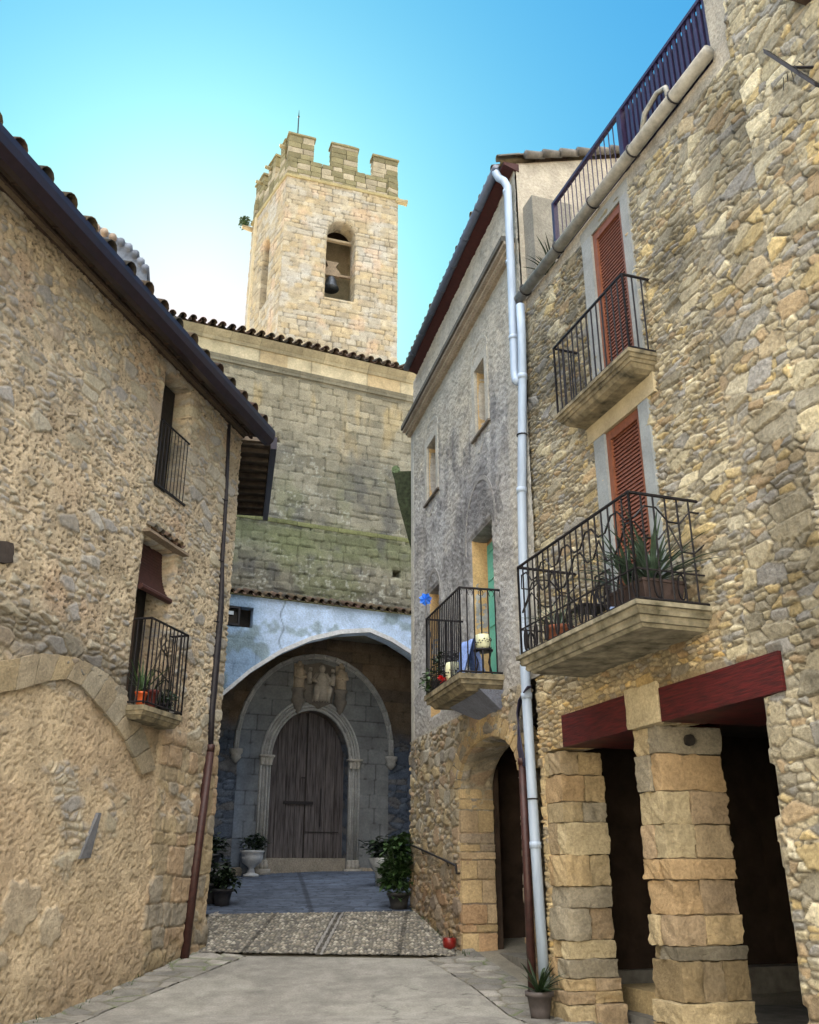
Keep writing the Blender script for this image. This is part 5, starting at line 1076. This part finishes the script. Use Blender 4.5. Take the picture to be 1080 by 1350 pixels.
def pbox(m, pl, s0, s1, z0, z1, th, seed):    # roughened masonry block made of courses
    rnd = random.Random(seed); z = z0
    while z < z1 - .02:
        h = min(rnd.uniform(.22, .32), z1 - z); h = z1 - z if z1 - z - h < .12 else h; n = max(1, int(round((s1 - s0) / .5))); x = s0
        for k in range(n):
            xe = s0 + (s1 - s0) * (k + 1) / n + (rnd.uniform(-.08, .08) if k < n - 1 else 0); g = rnd.uniform(.75, 1.15); c = A((.20, .175, .095)) if rnd.random() < .7 else A((.34, .29, .20))
            m.block([pl.w(x, z, 0), pl.w(xe - .01, z, 0), pl.w(xe - .01, z, -th), pl.w(x, z, -th), pl.w(x, z + h - .01, 0), pl.w(xe - .01, z + h - .01, 0), pl.w(xe - .01, z + h - .01, -th), pl.w(x, z + h - .01, -th)], 4, .07, .02, rnd.randint(0, 99), tuple(c * g)); x = xe
        z += h
m = MB(); rnd = random.Random(5)
for pl, Wd in ((PTF, WF), (PTL, WLt), (PTB, WLt), (PTK, WF)): pbox(m, pl, -.04, Wd + .04, ztc + .08, zcr, .45, 3)
m.build('parapet', M_stone, TW, True, col=True)
m = MB(); m.cur = (.36, .30, .16)
for pl, Wd in ((PTF, WF), (PTL, WLt)):
    for k in range(int(Wd / .5)): m.block([pl.w(-.06 + k * Wd / int(Wd / .5), ztc - .02, .10), pl.w(.05 + (k + 1) * Wd / int(Wd / .5), ztc - .02, .10), pl.w(.05 + (k + 1) * Wd / int(Wd / .5), ztc - .02, -.2), pl.w(-.06 + k * Wd / int(Wd / .5), ztc - .02, -.2), pl.w(-.06 + k * Wd / int(Wd / .5), ztc + .10, .13), pl.w(.05 + (k + 1) * Wd / int(Wd / .5), ztc + .10, .13), pl.w(.05 + (k + 1) * Wd / int(Wd / .5), ztc + .1, -.2), pl.w(-.06 + k * Wd / int(Wd / .5), ztc + .10, -.2)], 3, .1, .015, k)
m.build('cornice', M_stone, TW, True, col=True)
mers = [PTF.px(414, 215)[0], PTF.px(437, 215)[0], PTF.px(472, 225)[0], PTF.px(492, 232)[0]]
for k, (pl, a, b, zt) in enumerate([(PTF, -.04, mers[0], zmt), (PTF, mers[1], mers[2], zmt - .0), (PTF, mers[3], WF + .02, zmt - .12), (PTL, .47, .95, zmt), (PTL, 1.45, 2.25, zmt - .05), (PTL, 2.75, WLt, zmt - .1), (PTK, .6, 1.4, zmt), (PTB, WLt - 1.2, WLt - .3, zmt)]):
    m = MB(); pbox(m, pl, a, b, zcr, zt - .12, .45, 30 + k); m.cur = (.20, .17, .09); m.block([pl.w(a - .05, zt - .12, .05), pl.w(b + .05, zt - .12, .05), pl.w(b + .05, zt - .12, -.5), pl.w(a - .05, zt - .12, -.5), pl.w(a - .04, zt - .01, .04), pl.w(b + .04, zt - .03, .04), pl.w(b + .04, zt + .04, -.5), pl.w(a - .04, zt + .04, -.5)], 4, .1, .03, k); m.build('merlon', M_stone, TW, True, col=True)
m = MB(); m.cur = (.35, .29, .17); p = A(PTF.w(WF, ztc - .02, .02)); dx = A(tuple(PTF.d) + (0,)); m.tube([p - dx * .1, p + dx * .28, p + dx * .42], [.13, .12, .15], 10); m.build('spout', M_stone, TW, True, col=True)
m = MB(); p = A(PTL.w(WLt, ztc - .25, .0)); dl = A(tuple(PTL.n) + (0,)); m.cur = (.40, .32, .2); m.tube([p - dl * .2, p + dl * .35, p + dl * .5], [.12, .11, .09], 8); m.build('spout', M_stone, TW, True, col=True); SPT = p + dl * .42
for k, (u, v) in enumerate(((369, 199), (347, 238), (338, 258))): 
    m = MB(); s_ = (.35, 1.9, 2.9)[k]; p = A(PTL.w(s_, (zmt - .6, zmt - .55, zmt - .6)[k], 0)); m.cur = (.28, .24, .14); m.tube([p, p + dl * .3], [.09, .08], 8); m.build('stone_stub', M_stone, TW, True, col=True)
m = MB(); rp = A(PTF.w(PTF.px(394, 175)[0], zmt, -.25)); ztip = PTF.px(394, 141)[1] + .1; m.tube([rp - A((0, 0, .3)), (rp[0], rp[1], ztip - .35), (rp[0], rp[1], ztip)], [.03, .025, .006], 6); m.lathe((rp[0], rp[1], ztip - .42), [(.02, 0), (.05, .04), (.02, .08)], 8); m.build('lightning_rod', M_iron, TW)
BL = thing('bell', 'dark bronze bell under a pale timber yoke in the arched tower opening', 'bell', PTF.w((s0_ + s1_) / 2 - .15, zb_ + .8, -.85))
bc = A(PTF.w((s0_ + s1_) / 2 - .20, zb_ + .95, -.75)); m = MB(); m.lathe(bc, [(.34, 0), (.33, .04), (.26, .16), (.22, .36), (.19, .50), (.12, .58), (.03, .60)], 18); m.build('bell_body', plain('bronze', (.05, .06, .075), .45, .6, .3, .1), BL, True)
m = MB(); bs = (s0_ + s1_) / 2 - .2; m.box(PTF, bs - .34, bs + .34, zb_ + 1.56, zb_ + 1.78, -.85, -.65); m.prism(PTF, [(bs - .34, zb_ + 1.78), (bs - .16, zb_ + 2.0), (bs - .28, zb_ + 2.25), (bs + .28, zb_ + 2.25), (bs + .16, zb_ + 2.0), (bs + .34, zb_ + 1.78)][::-1], -.85, -.65)
m.box(PTF, s0_ - .2, s1_ + .2, zb_ + 1.62, zb_ + 1.72, -.8, -.7); m.build('yoke', plain('yoke_wood', (.24, .18, .12), .8, 0, .3, .2), BL)
m = MB(); m.box(PTF, s0_ - .0, s1_ + .0, zsp + .12, zsp + .22, -.7, -.55); m.build('crossbeam', plain('pale_beam', (.42, .33, .22), .8), BL)

# ============================================================ UNSEEN HOUSE ADDED BEHIND THE CAMERA to bounce sunlight into the street
OP = thing('bounce_house', 'unseen cream rendered house added behind the viewer to bounce sunlight', 'house', (0, -10, 0))
m = MB(); m.cur = (.50, .45, .36); m.bbox(-20, 20, -19, -12, -.2, 11); m.build('wall', BODY, OP, col=True)
for x in (-12, -8, -4, 0, 4, 8, 12):
    for z_ in (1, 4.3, 7.6): m = MB(); m.bbox(x - .5, x + .5, -12.1, -11.95, z_, z_ + 1.5); m.build('window', M_wood, OP)
m = MB(); m.cur = (.3, .2, .14); m.bbox(-20.4, 20.4, -19.4, -11.6, 11.02, 11.3); m.build('roof', M_soft, OP, col=True)
# ============================================================ SMALL THINGS
def gp3(u, v, dz=0): x, y = gpx(u, v); return (x, y, float(gz(y)) + dz)
# white urn left of the door
p = gp3(331, 1149); p = (p[0], 24.6, 1.50); r_ = ray(331, 1150); p = (r_[0] / r_[1] * 24.6, 24.6, 1.49)
U = thing('urn_planter', 'white goblet-shaped urn with low green plant left of the church door', 'planter', p)
m = MB(); m.lathe(p, [(.20, 0), (.20, .06), (.10, .09), (.07, .2), (.11, .25), (.24, .34), (.28, .46), (.27, .55), (.31, .58), (.31, .62), (.25, .62), (.2, .56)], 24); m.build('urn', plain('white_stone', (.36, .38, .41), .7, 0, .15, .2, 20), U, True)
m = MB(); bush(m, (p[0], p[1], p[2] + .78), (.34, .3, .22), 220, .13, 3); m.build('foliage', M_dleaf, U)
# dark pots along the left wall
for k, (u, v, y, rr, hh, lab, fo) in enumerate(((283, 1172, 19.6, .24, .38, 'large dark bucket-shaped pot with bushy plant near the left house corner', (.33, .3, .28)), (281, 1120, 22.6, .2, .3, 'dark potted shrub raised on a ledge behind the nearer dark pots', (.30, .28, .26)), (292, 1168, 19.3, .2, .32, 'smaller dark pot leaning out beside the big dark pot', (.30, .28, .22)))):
    r_ = ray(u, 1150); x = r_[0] / r_[1] * y; zb = float(gz(y)) + (.40 if k == 1 else .0); p = (x - (.05 if k != 2 else -.05), y, zb)
    T = thing('potted_plant', lab, 'potted plant', p, 'dark pots by the left wall')
    m = MB(); pot(m, p, rr, hh)
    if k == 1: m.bbox(p[0] - .35, p[0] + .3, p[1] - .25, p[1] + .25, p[2] - .45, p[2] - .003)
    m.build('pot', plain('dark_plastic', (.025, .025, .03), .6, 0, .3, 0), T, True)
    m = MB(); bush(m, (p[0], p[1], p[2] + hh + fo[2] * .7), fo, 240, .13, 11 + k); m.build('foliage', M_dleaf, T)
# planter and big bush on the right
y = 22.5; r_ = ray(506, 1150); p = (r_[0] / r_[1] * y, y, float(gz(y)))
T = thing('potted_plant', 'white bowl planter with dark plant beside the church corner, behind the big bush', 'potted plant', p)
m = MB(); m.lathe(p, [(.18, 0), (.20, .30), (.30, .42), (.36, .62), (.33, .62), (.28, .55)], 20); m.build('pot', plain('white_pot', (.30, .31, .31), .7, 0, .15, .1), T, True)
m = MB(); bush(m, (p[0], p[1], p[2] + .82), (.46, .4, .26), 260, .17, 23); m.build('foliage', M_dleaf, T)
y = 18.95; r_ = ray(526, 1150); p = (r_[0] / r_[1] * y, y, float(gz(y)))
T = thing('bushy_plant', 'tall bushy broad-leaved plant against the foot of the plastered house', 'plant', p)
m = MB(); pot(m, p, .22, .3); m.build('pot', plain('dark_pot', (.03, .03, .03), .7), T, True)
m = MB(); bush(m, (p[0], p[1], p[2] + .74), (.33, .36, .56), 900, .15, 29); bush(m, (p[0] + .1, p[1], p[2] + 1.15), (.2, .25, .22), 150, .14, 30); m.build('foliage', M_leaf, T)
for q in (0,):
    m = MB()
    for k in range(9): a = k * .7; m.tube([(p[0], p[1], p[2] + .2), (p[0] + .15 * cos(a), p[1] + .15 * sin(a), p[2] + .6), (p[0] + .24 * cos(a), p[1] + .24 * sin(a), p[2] + 1.05)], .008, 4)
    m.build('stem', M_dleaf, T)
# handrail on the stone wall
HR = MB(); a, b = PM.px(549, 1117, .10), PM.px(601, 1141, .10); P = [PM.w(a[0] + .4, a[1] + .05, .10), PM.w(a[0], a[1], .10), PM.w(*b, .10), PM.w(b[0], b[1] - .12, .09), PM.w(b[0], b[1] - .12, .0)]
HR.tube(P, .018, 8)
for t in (.15, .8): s_ = a[0] + (b[0] - a[0]) * t; z_ = a[1] + (b[1] - a[1]) * t; HR.tube([PM.w(s_, z_, .10), PM.w(s_, z_ - .07, .08), PM.w(s_, z_ - .07, -.02)], .012, 6)
tag(HR.build('handrail', M_iron, None, True, loc=PM.w(b[0], b[1] - .12)), 'short black iron handrail sloping up the stone wall left of the archway', 'handrail')
# cable bundle by the arch and brown conduit
CB = thing('cable_bundle', 'looped dark blue cables running into a brown pipe beside the white downpipe', 'cables', PM.w(.28, .15, .1))
m = MB(); rnd = random.Random(3)
for k in range(5):
    o = .02 * k; cp = [(700 - k, 905), (690 - k * 1.5, 915 + k * 2), (682 - k * .6 + 2, 940), (683 + k * 1.2, 985), (687 + k * 1.5, 1010)]; m.tube([PM.w(*PM.px(u, v, .10 + o), .10 + o) for u, v in cp], .012, 6)
m.tube([PM.w(*PM.px(u, v, .03), .03) for u, v in ((640, 925), (615, 938), (590, 962), (589, 985), (596, 996))], .012, 6)
split(m, 'cable', plain('navy_cable', (.02, .02, .05), .45, 0, .2, 0), CB, True)
m = MB(); a = PM.px(689, 1008, .13); b = PM.px(703, 1322, .2); m.tube([PM.w(*a, .13), PM.w(b[0], b[1], .2)], .055, 12); m.tube([PM.w(a[0], a[1], .13), PM.w(a[0], a[1] + .08, .13)], .065, 12); m.build('conduit', M_rust, CB, True)
# small red pot
p = gp3(593, 1252); T = thing('potted_plant', 'small glossy red pot with a sprig at the foot of the archway wall', 'potted plant', p)
m = MB(); m.lathe(p, [(.07, 0), (.105, .05), (.11, .12), (.10, .17), (.085, .17), (.08, .14)], 16); m.build('pot', plain('glossy_red', (.16, .012, .010), .3, 0, .1, 0), T, True)
m = MB(); blades(m, (p[0], p[1], p[2] + .14), 9, .22, .012, 4, .8); m.build('foliage', M_dleaf, T)
# aloe pot at the foot of the pipes
p = gp3(713, 1345); T = thing('potted_plant', 'small dark grey pot with spiky aloe at the foot of the downpipes', 'potted plant', p)
m = MB(); pot(m, p, .16, .30); m.build('pot', plain('grey_pot', (.075, .065, .065), .8, 0, .2, .1), T, True); m = MB(); blades(m, (p[0], p[1], p[2] + .28), 18, .48, .04, 5, .5); m.build('foliage', M_dleaf, T)
# --- lower right balcony
zb = 4.035
c = PR.w(-3.85, zb, .50); T = thing('planter_box', 'big yucca in dark trough planter at the near corner of the long balcony', 'potted plant', c)
m = MB(); m.cur = (.1, .07, .06); m.hexa([PR.w(-3.55, zb, .3), PR.w(-4.12, zb, .3), PR.w(-4.12, zb, .7), PR.w(-3.55, zb, .7), PR.w(-3.5, zb + .22, .26), PR.w(-4.15, zb + .22, .26), PR.w(-4.15, zb + .22, .74), PR.w(-3.5, zb + .22, .74)]); m.box(PR, -3.49, -4.16, zb + .221, zb + .25, .25, .75); m.build('pot', plain('brown_trough', (.045, .03, .028), .8, 0, .3, .2), T)
m = MB(); blades(m, PR.w(-3.65, zb + .26, .55), 60, .75, .03, 7, .6, up=.45); blades(m, PR.w(-3.95, zb + .26, .5), 60, .8, .03, 8, .6, up=.45); m.build('foliage', M_leaf2, T)
c = PR.w(-1.95, zb, .50); T = thing('potted_plant', 'terracotta pot with spiky plant at the far end of the long balcony', 'potted plant', c)
m = MB(); pot(m, c, .17, .30); m.build('pot', M_terra, T, True); m = MB(); blades(m, (c[0], c[1], c[2] + .28), 40, .62, .016, 9, .8); m.build('foliage', M_leaf2, T)
c = PR.w(-2.30, zb, .18); T = thing('folding_chair', 'dark metal chair with round back ornament standing on the long balcony', 'chair', c)
m = MB(); so_ = -2.3
def cw(a, z_, o): return PR.w(so_ + a, zb + z_, .22 + o)
for a in (-.17, .17): m.bar(cw(a, 0, -.12), cw(a, .92, -.16), .013, 6); m.bar(cw(a, 0, .22), cw(a, .45, .2), .013, 6)
m.tube([cw(.13 * cos(t), .70 + .15 * sin(t), -.15) for t in np.linspace(0, 2 * pi, 17)], .016, 6); m.tube([cw(.07 * cos(t), .70 + .08 * sin(t), -.15) for t in np.linspace(0, 2 * pi, 13)], .012, 6); m.bar(cw(-.17, .92, -.16), cw(.17, .92, -.16), .013, 6); m.bar(cw(-.17, .5, -.14), cw(.17, .5, -.14), .013, 6)
m.build('chair_frame', M_iron, T); m = MB(); m.hexa([cw(-.19, .44, -.14), cw(.19, .44, -.14), cw(.19, .44, .22), cw(-.19, .44, .22), cw(-.19, .47, -.14), cw(.19, .47, -.14), cw(.19, .47, .22), cw(-.19, .47, .22)]); m.build('seat', M_iron, T)
m = MB(); c = PR.w(-3.45, zb, .72); rnd = random.Random(2); V = []
for i in range(5):
    for j in range(9): V.append(PR.w(-3.25 - j * .05, zb + .02 + .09 * rnd.random() * (1 if 0 < i < 4 else .2), .62 + i * .045))
m.add(V, [(i * 9 + j, i * 9 + j + 1, (i + 1) * 9 + j + 1, (i + 1) * 9 + j) for i in range(4) for j in range(8)]); tag(m.build('plastic_bag', plain('blue_white_plastic', (.45, .55, .75), .35, 0, .3, 0, 20, c2=(.08, .18, .55)), None, loc=c), 'crumpled blue and white plastic on the slab edge of the long balcony', 'bag')
# --- middle balcony
zb = 4.345
def pottery(c, r, h, lab, nm='cachepot'):
    T = thing(nm, lab, 'pot', c, 'cream spotted pots on the middle balcony'); m = MB(); m.lathe(c, [(r * .75, 0), (r * .95, h * .2), (r, h * .6), (r * .9, h), (r * .8, h), (r * .8, h * .8)], 20); m.build('pot', plain('cream_glaze', (.60, .62, .42), .35, 0, .08, 0), T, True)
    m = MB(); rnd = random.Random(int(c[1] * 100))
    for k in range(34):
        a = k * 2.4; z_ = h * (.12 + .7 * ((k * .37) % 1)); q = r * (.93 + .07 * z_ / h) + .004; p = A((c[0] + q * cos(a), c[1] + q * sin(a), c[2] + z_)); t = A((-sin(a), cos(a), 0)); u_ = A((0, 0, 1.)); w1_ = r * rnd.uniform(.09, .17)
        n_ = A((cos(a), sin(a), 0)) * .012; m.add([p + t * w1_ + n_, p + u_ * w1_ * .7 + n_, p - t * w1_ + n_, p - u_ * w1_ * .7 + n_, p - n_ * 2], [(0, 1, 2, 3), (0, 4, 1), (1, 4, 2), (2, 4, 3), (3, 4, 0)])
    m.build('painted_spots', M_iron, T); return T
T = pottery(PM.w(1.55, zb, .60), .13, .28, 'cream dark-spotted pot with wire hoop on the balcony edge, left of the blue cloth'); m = MB(); cc = A(PM.w(1.55, zb, .60)); m.tube([cc + A((.13 * cos(t), 0, .28 + .2 * sin(t))) for t in np.linspace(0, pi, 12)], .006, 5); m.build('wire_hoop', M_iron, T)
# stool with pot
c = PM.w(.98, zb, .30); T = thing('stool', 'dark round stool carrying the upper spotted pot on the middle balcony', 'stool', c); m = MB(); m.lathe(c, [(.14, .35), (.15, .36), (.15, .38)], 14); m.build('seat', M_iron, T, True)
for k in range(3):
    m = MB(); a_ = k * 2.1 + .4; m.tube([(c[0] + .13 * cos(a_), c[1] + .13 * sin(a_), c[2] + .35), (c[0] + .09 * cos(a_), c[1] + .09 * sin(a_), c[2] + .2), (c[0] + .15 * cos(a_), c[1] + .15 * sin(a_), c[2])], .012, 6); m.build('leg', M_iron, T, True)
pottery(PM.w(.98, zb + .385, .30), .12, .22, 'cream dark-spotted pot raised on a stool, right of the blue cloth')
# blue cloth draped over a chair
m = MB(); V = []; rnd = random.Random(6)
N1, N2 = 10, 14
for i in range(N1):
    for j in range(N2):
        t = j / (N2 - 1); s_ = 1.50 - .55 * i / (N1 - 1); z_ = zb + .02 + .62 * (1 - abs(1 - 2 * t)) * (1.0 if True else 1) * (1 - .12 * i / N1) + .02 * rnd.random(); o_ = .30 + .30 * t + .03 * sin(i * 1.9 + 3 * t) * (.3 + abs(t - .5)); V.append(PM.w(s_, z_, o_))
m.add(V, [(i * N2 + j, i * N2 + j + 1, (i + 1) * N2 + j + 1, (i + 1) * N2 + j) for i in range(N1 - 1) for j in range(N2 - 1)]); tag(m.build('cloth', plain('blue_cloth', (.24, .36, .75), .85, 0, .25, .2, 30), None, True, loc=PM.w(1.2, zb, .45)), 'light blue cloth draped in a heap on the middle balcony between two spotted pots', 'cloth')
# wire lantern
# geraniums
c = PM.w(2.62, zb, .56); T = thing('potted_plant', 'trailing geranium with a red bloom at the far end of the middle balcony', 'potted plant', c); m = MB(); pot(m, c, .13, .2); m.build('pot', plain('dark_pot2', (.05, .04, .04), .7), T, True)
m = MB(); bush(m, (c[0] - .05, c[1] + .08, c[2] + .16), (.24, .34, .26), 330, .08, 41); m.build('foliage', M_leaf, T)
m = MB(); fp = A(PM.w(*PM.px(583, 894, .82), .82)); bush(m, fp, (.05, .05, .05), 60, .045, 44); m.build('bloom', plain('red_petal', (.6, .015, .02), .5), T)
c = PM.w(2.0, zb, .5); T = thing('potted_plant', 'dark leafy plant behind the bars midway along the middle balcony', 'potted plant', c); m = MB(); pot(m, c, .13, .2); m.build('pot', M_iron, T, True); m = MB(); bush(m, (c[0], c[1], c[2] + .32), (.28, .3, .24), 260, .09, 46); m.build('foliage', M_dleaf, T)
# blue pinwheel
c = A(PM.w(*PM.px(561, 790, .25), .25)); T = thing('pinwheel', 'bright blue pinwheel flower on a stick in front of the plastered wall', 'pinwheel', tuple(c)); m = MB(); n_ = A(tuple(PM.n) + (0,)); dx = A(tuple(PM.d) + (0,)); up = A((0, 0, 1.)); fwd = A((0, -1., 0)); sx = A((1., 0, 0))
for k in range(7):
    a = k * 2 * pi / 7; d_ = sx * cos(a) + up * sin(a); e_ = -sx * sin(a) + up * cos(a); m.add([c, c + d_ * .07 + e_ * .05 + fwd * .05, c + d_ * .13 + e_ * .03 + fwd * .0, c + d_ * .09 - e_ * .05 - fwd * .02, c - fwd * .012 + d_ * .06], [(0, 1, 2), (0, 2, 3), (0, 3, 4)])
m.build('petal', plain('pinwheel_blue', (.03, .20, .85), .4, 0, .1, 0), T)
m = MB(); m.tube([tuple(c + A((0, .01, 0))), PM.w(3.2, 5.0, .45), PM.w(2.86, 4.6, .68)], .008, 5); m.build('stick', M_iron, T)
# --- left balcony
zb = 3.805
c = PLf.w(-2.93, zb, .2); T = thing('flower_pot', 'bright orange pot with upright green plant on the small left balcony', 'potted plant', c); m = MB(); pot(m, c, .085, .20); m.build('pot', M_orange, T, True); m = MB(); blades(m, (c[0], c[1], c[2] + .18), 18, .62, .02, 15, .35, .5); m.build('foliage', M_leaf, T)
c = PLf.w(-2.62, zb, .18); T = thing('flower_pot', 'dark red pot behind the bars beside the orange pot', 'potted plant', c); m = MB(); pot(m, c, .10, .28); m.build('pot', plain('dark_red_pot', (.12, .022, .018), .6), T, True); m = MB(); blades(m, (c[0], c[1], c[2] + .25), 16, .5, .02, 16, .9); m.build('foliage', M_dleaf, T)
c = PLf.w(-2.25, zb, .18); T = thing('flower_pot', 'low grey-green plant in a small dark pot at the far end of the left balcony', 'potted plant', c); m = MB(); pot(m, c, .10, .14); m.build('pot', M_iron, T, True); m = MB(); bush(m, (c[0], c[1], c[2] + .2), (.2, .2, .13), 200, .07, 17); m.build('foliage', M_leaf2, T)
m = MB(); B = lambda a, z_, o=.12: PLf.w(-2.35 + a, zb + z_, o)
m.tube([B(-.30, 0), B(-.22, .55), B(.0, 1.0), B(.12, 1.12), B(.05, 1.2), B(-.08, 1.1), B(-.02, .98), B(.15, .9)], .014, 6); m.tube([B(.30, 0), B(.34, .5), B(.16, .95), B(.08, 1.05)], .014, 6); m.tube([B(-.25, .6), B(.0, .62), B(.33, .5)], .012, 6); m.tube([B(-.1, .0), B(.05, .35), B(-.05, .62)], .012, 6); m.tube([B(.15, .0), B(.10, .4), B(.22, .8)], .012, 6)
tag(m.build('twisted_trellis', plain('vine_wood', (.06, .045, .03), .8), None, True, loc=PLf.w(-2.35, zb, .12)), 'bent dark vine trellis standing behind the bars of the left balcony', 'trellis')
# --- terrace plant and tower plant
c = PR.w(-.95, 9.87, -.35); T = thing('potted_plant', 'spiky plant behind the navy railing of the roof terrace', 'potted plant', c); m = MB(); pot(m, c, .17, .35); m.build('pot', M_terra, T, True); m = MB(); blades(m, (c[0], c[1], c[2] + .33), 34, .75, .028, 19, .8); m.build('foliage', M_dleaf, T)
m = MB(); bush(m, SPT + A((0, 0, .22)), (.28, .28, .22), 160, .13, 51); blades(m, SPT + A((0, 0, .05)), 22, .42, .02, 52, .8); tag(m.build('wild_plant', M_leaf, None, loc=tuple(SPT)), 'wild green tuft growing from the stone spout at the left edge of the tower', 'plant')
m = MB(); rnd = random.Random(77)
for k in range(26):
    s_ = rnd.uniform(-.4, .3); p = A(PM.w(2.5 + rnd.uniform(0, 3.9), 0, rnd.uniform(.03, .12))); p[2] = float(gz(p[1])) + .0; blades(m, p, 5, .12, .007, k, .7)
for k in range(20):
    p = A(PLf.w(rnd.uniform(-4.5, -.1), 0, rnd.uniform(.07, .2))); p[2] = float(gz(p[1])); blades(m, p, 5, .11, .007, k + 50, .7)
o = m.build('grass_tufts', M_leaf, None, loc=(0, 16, .4)); o['kind'] = 'stuff'; o['label'] = 'small weeds along the foot of the walls'; o['category'] = 'grass'
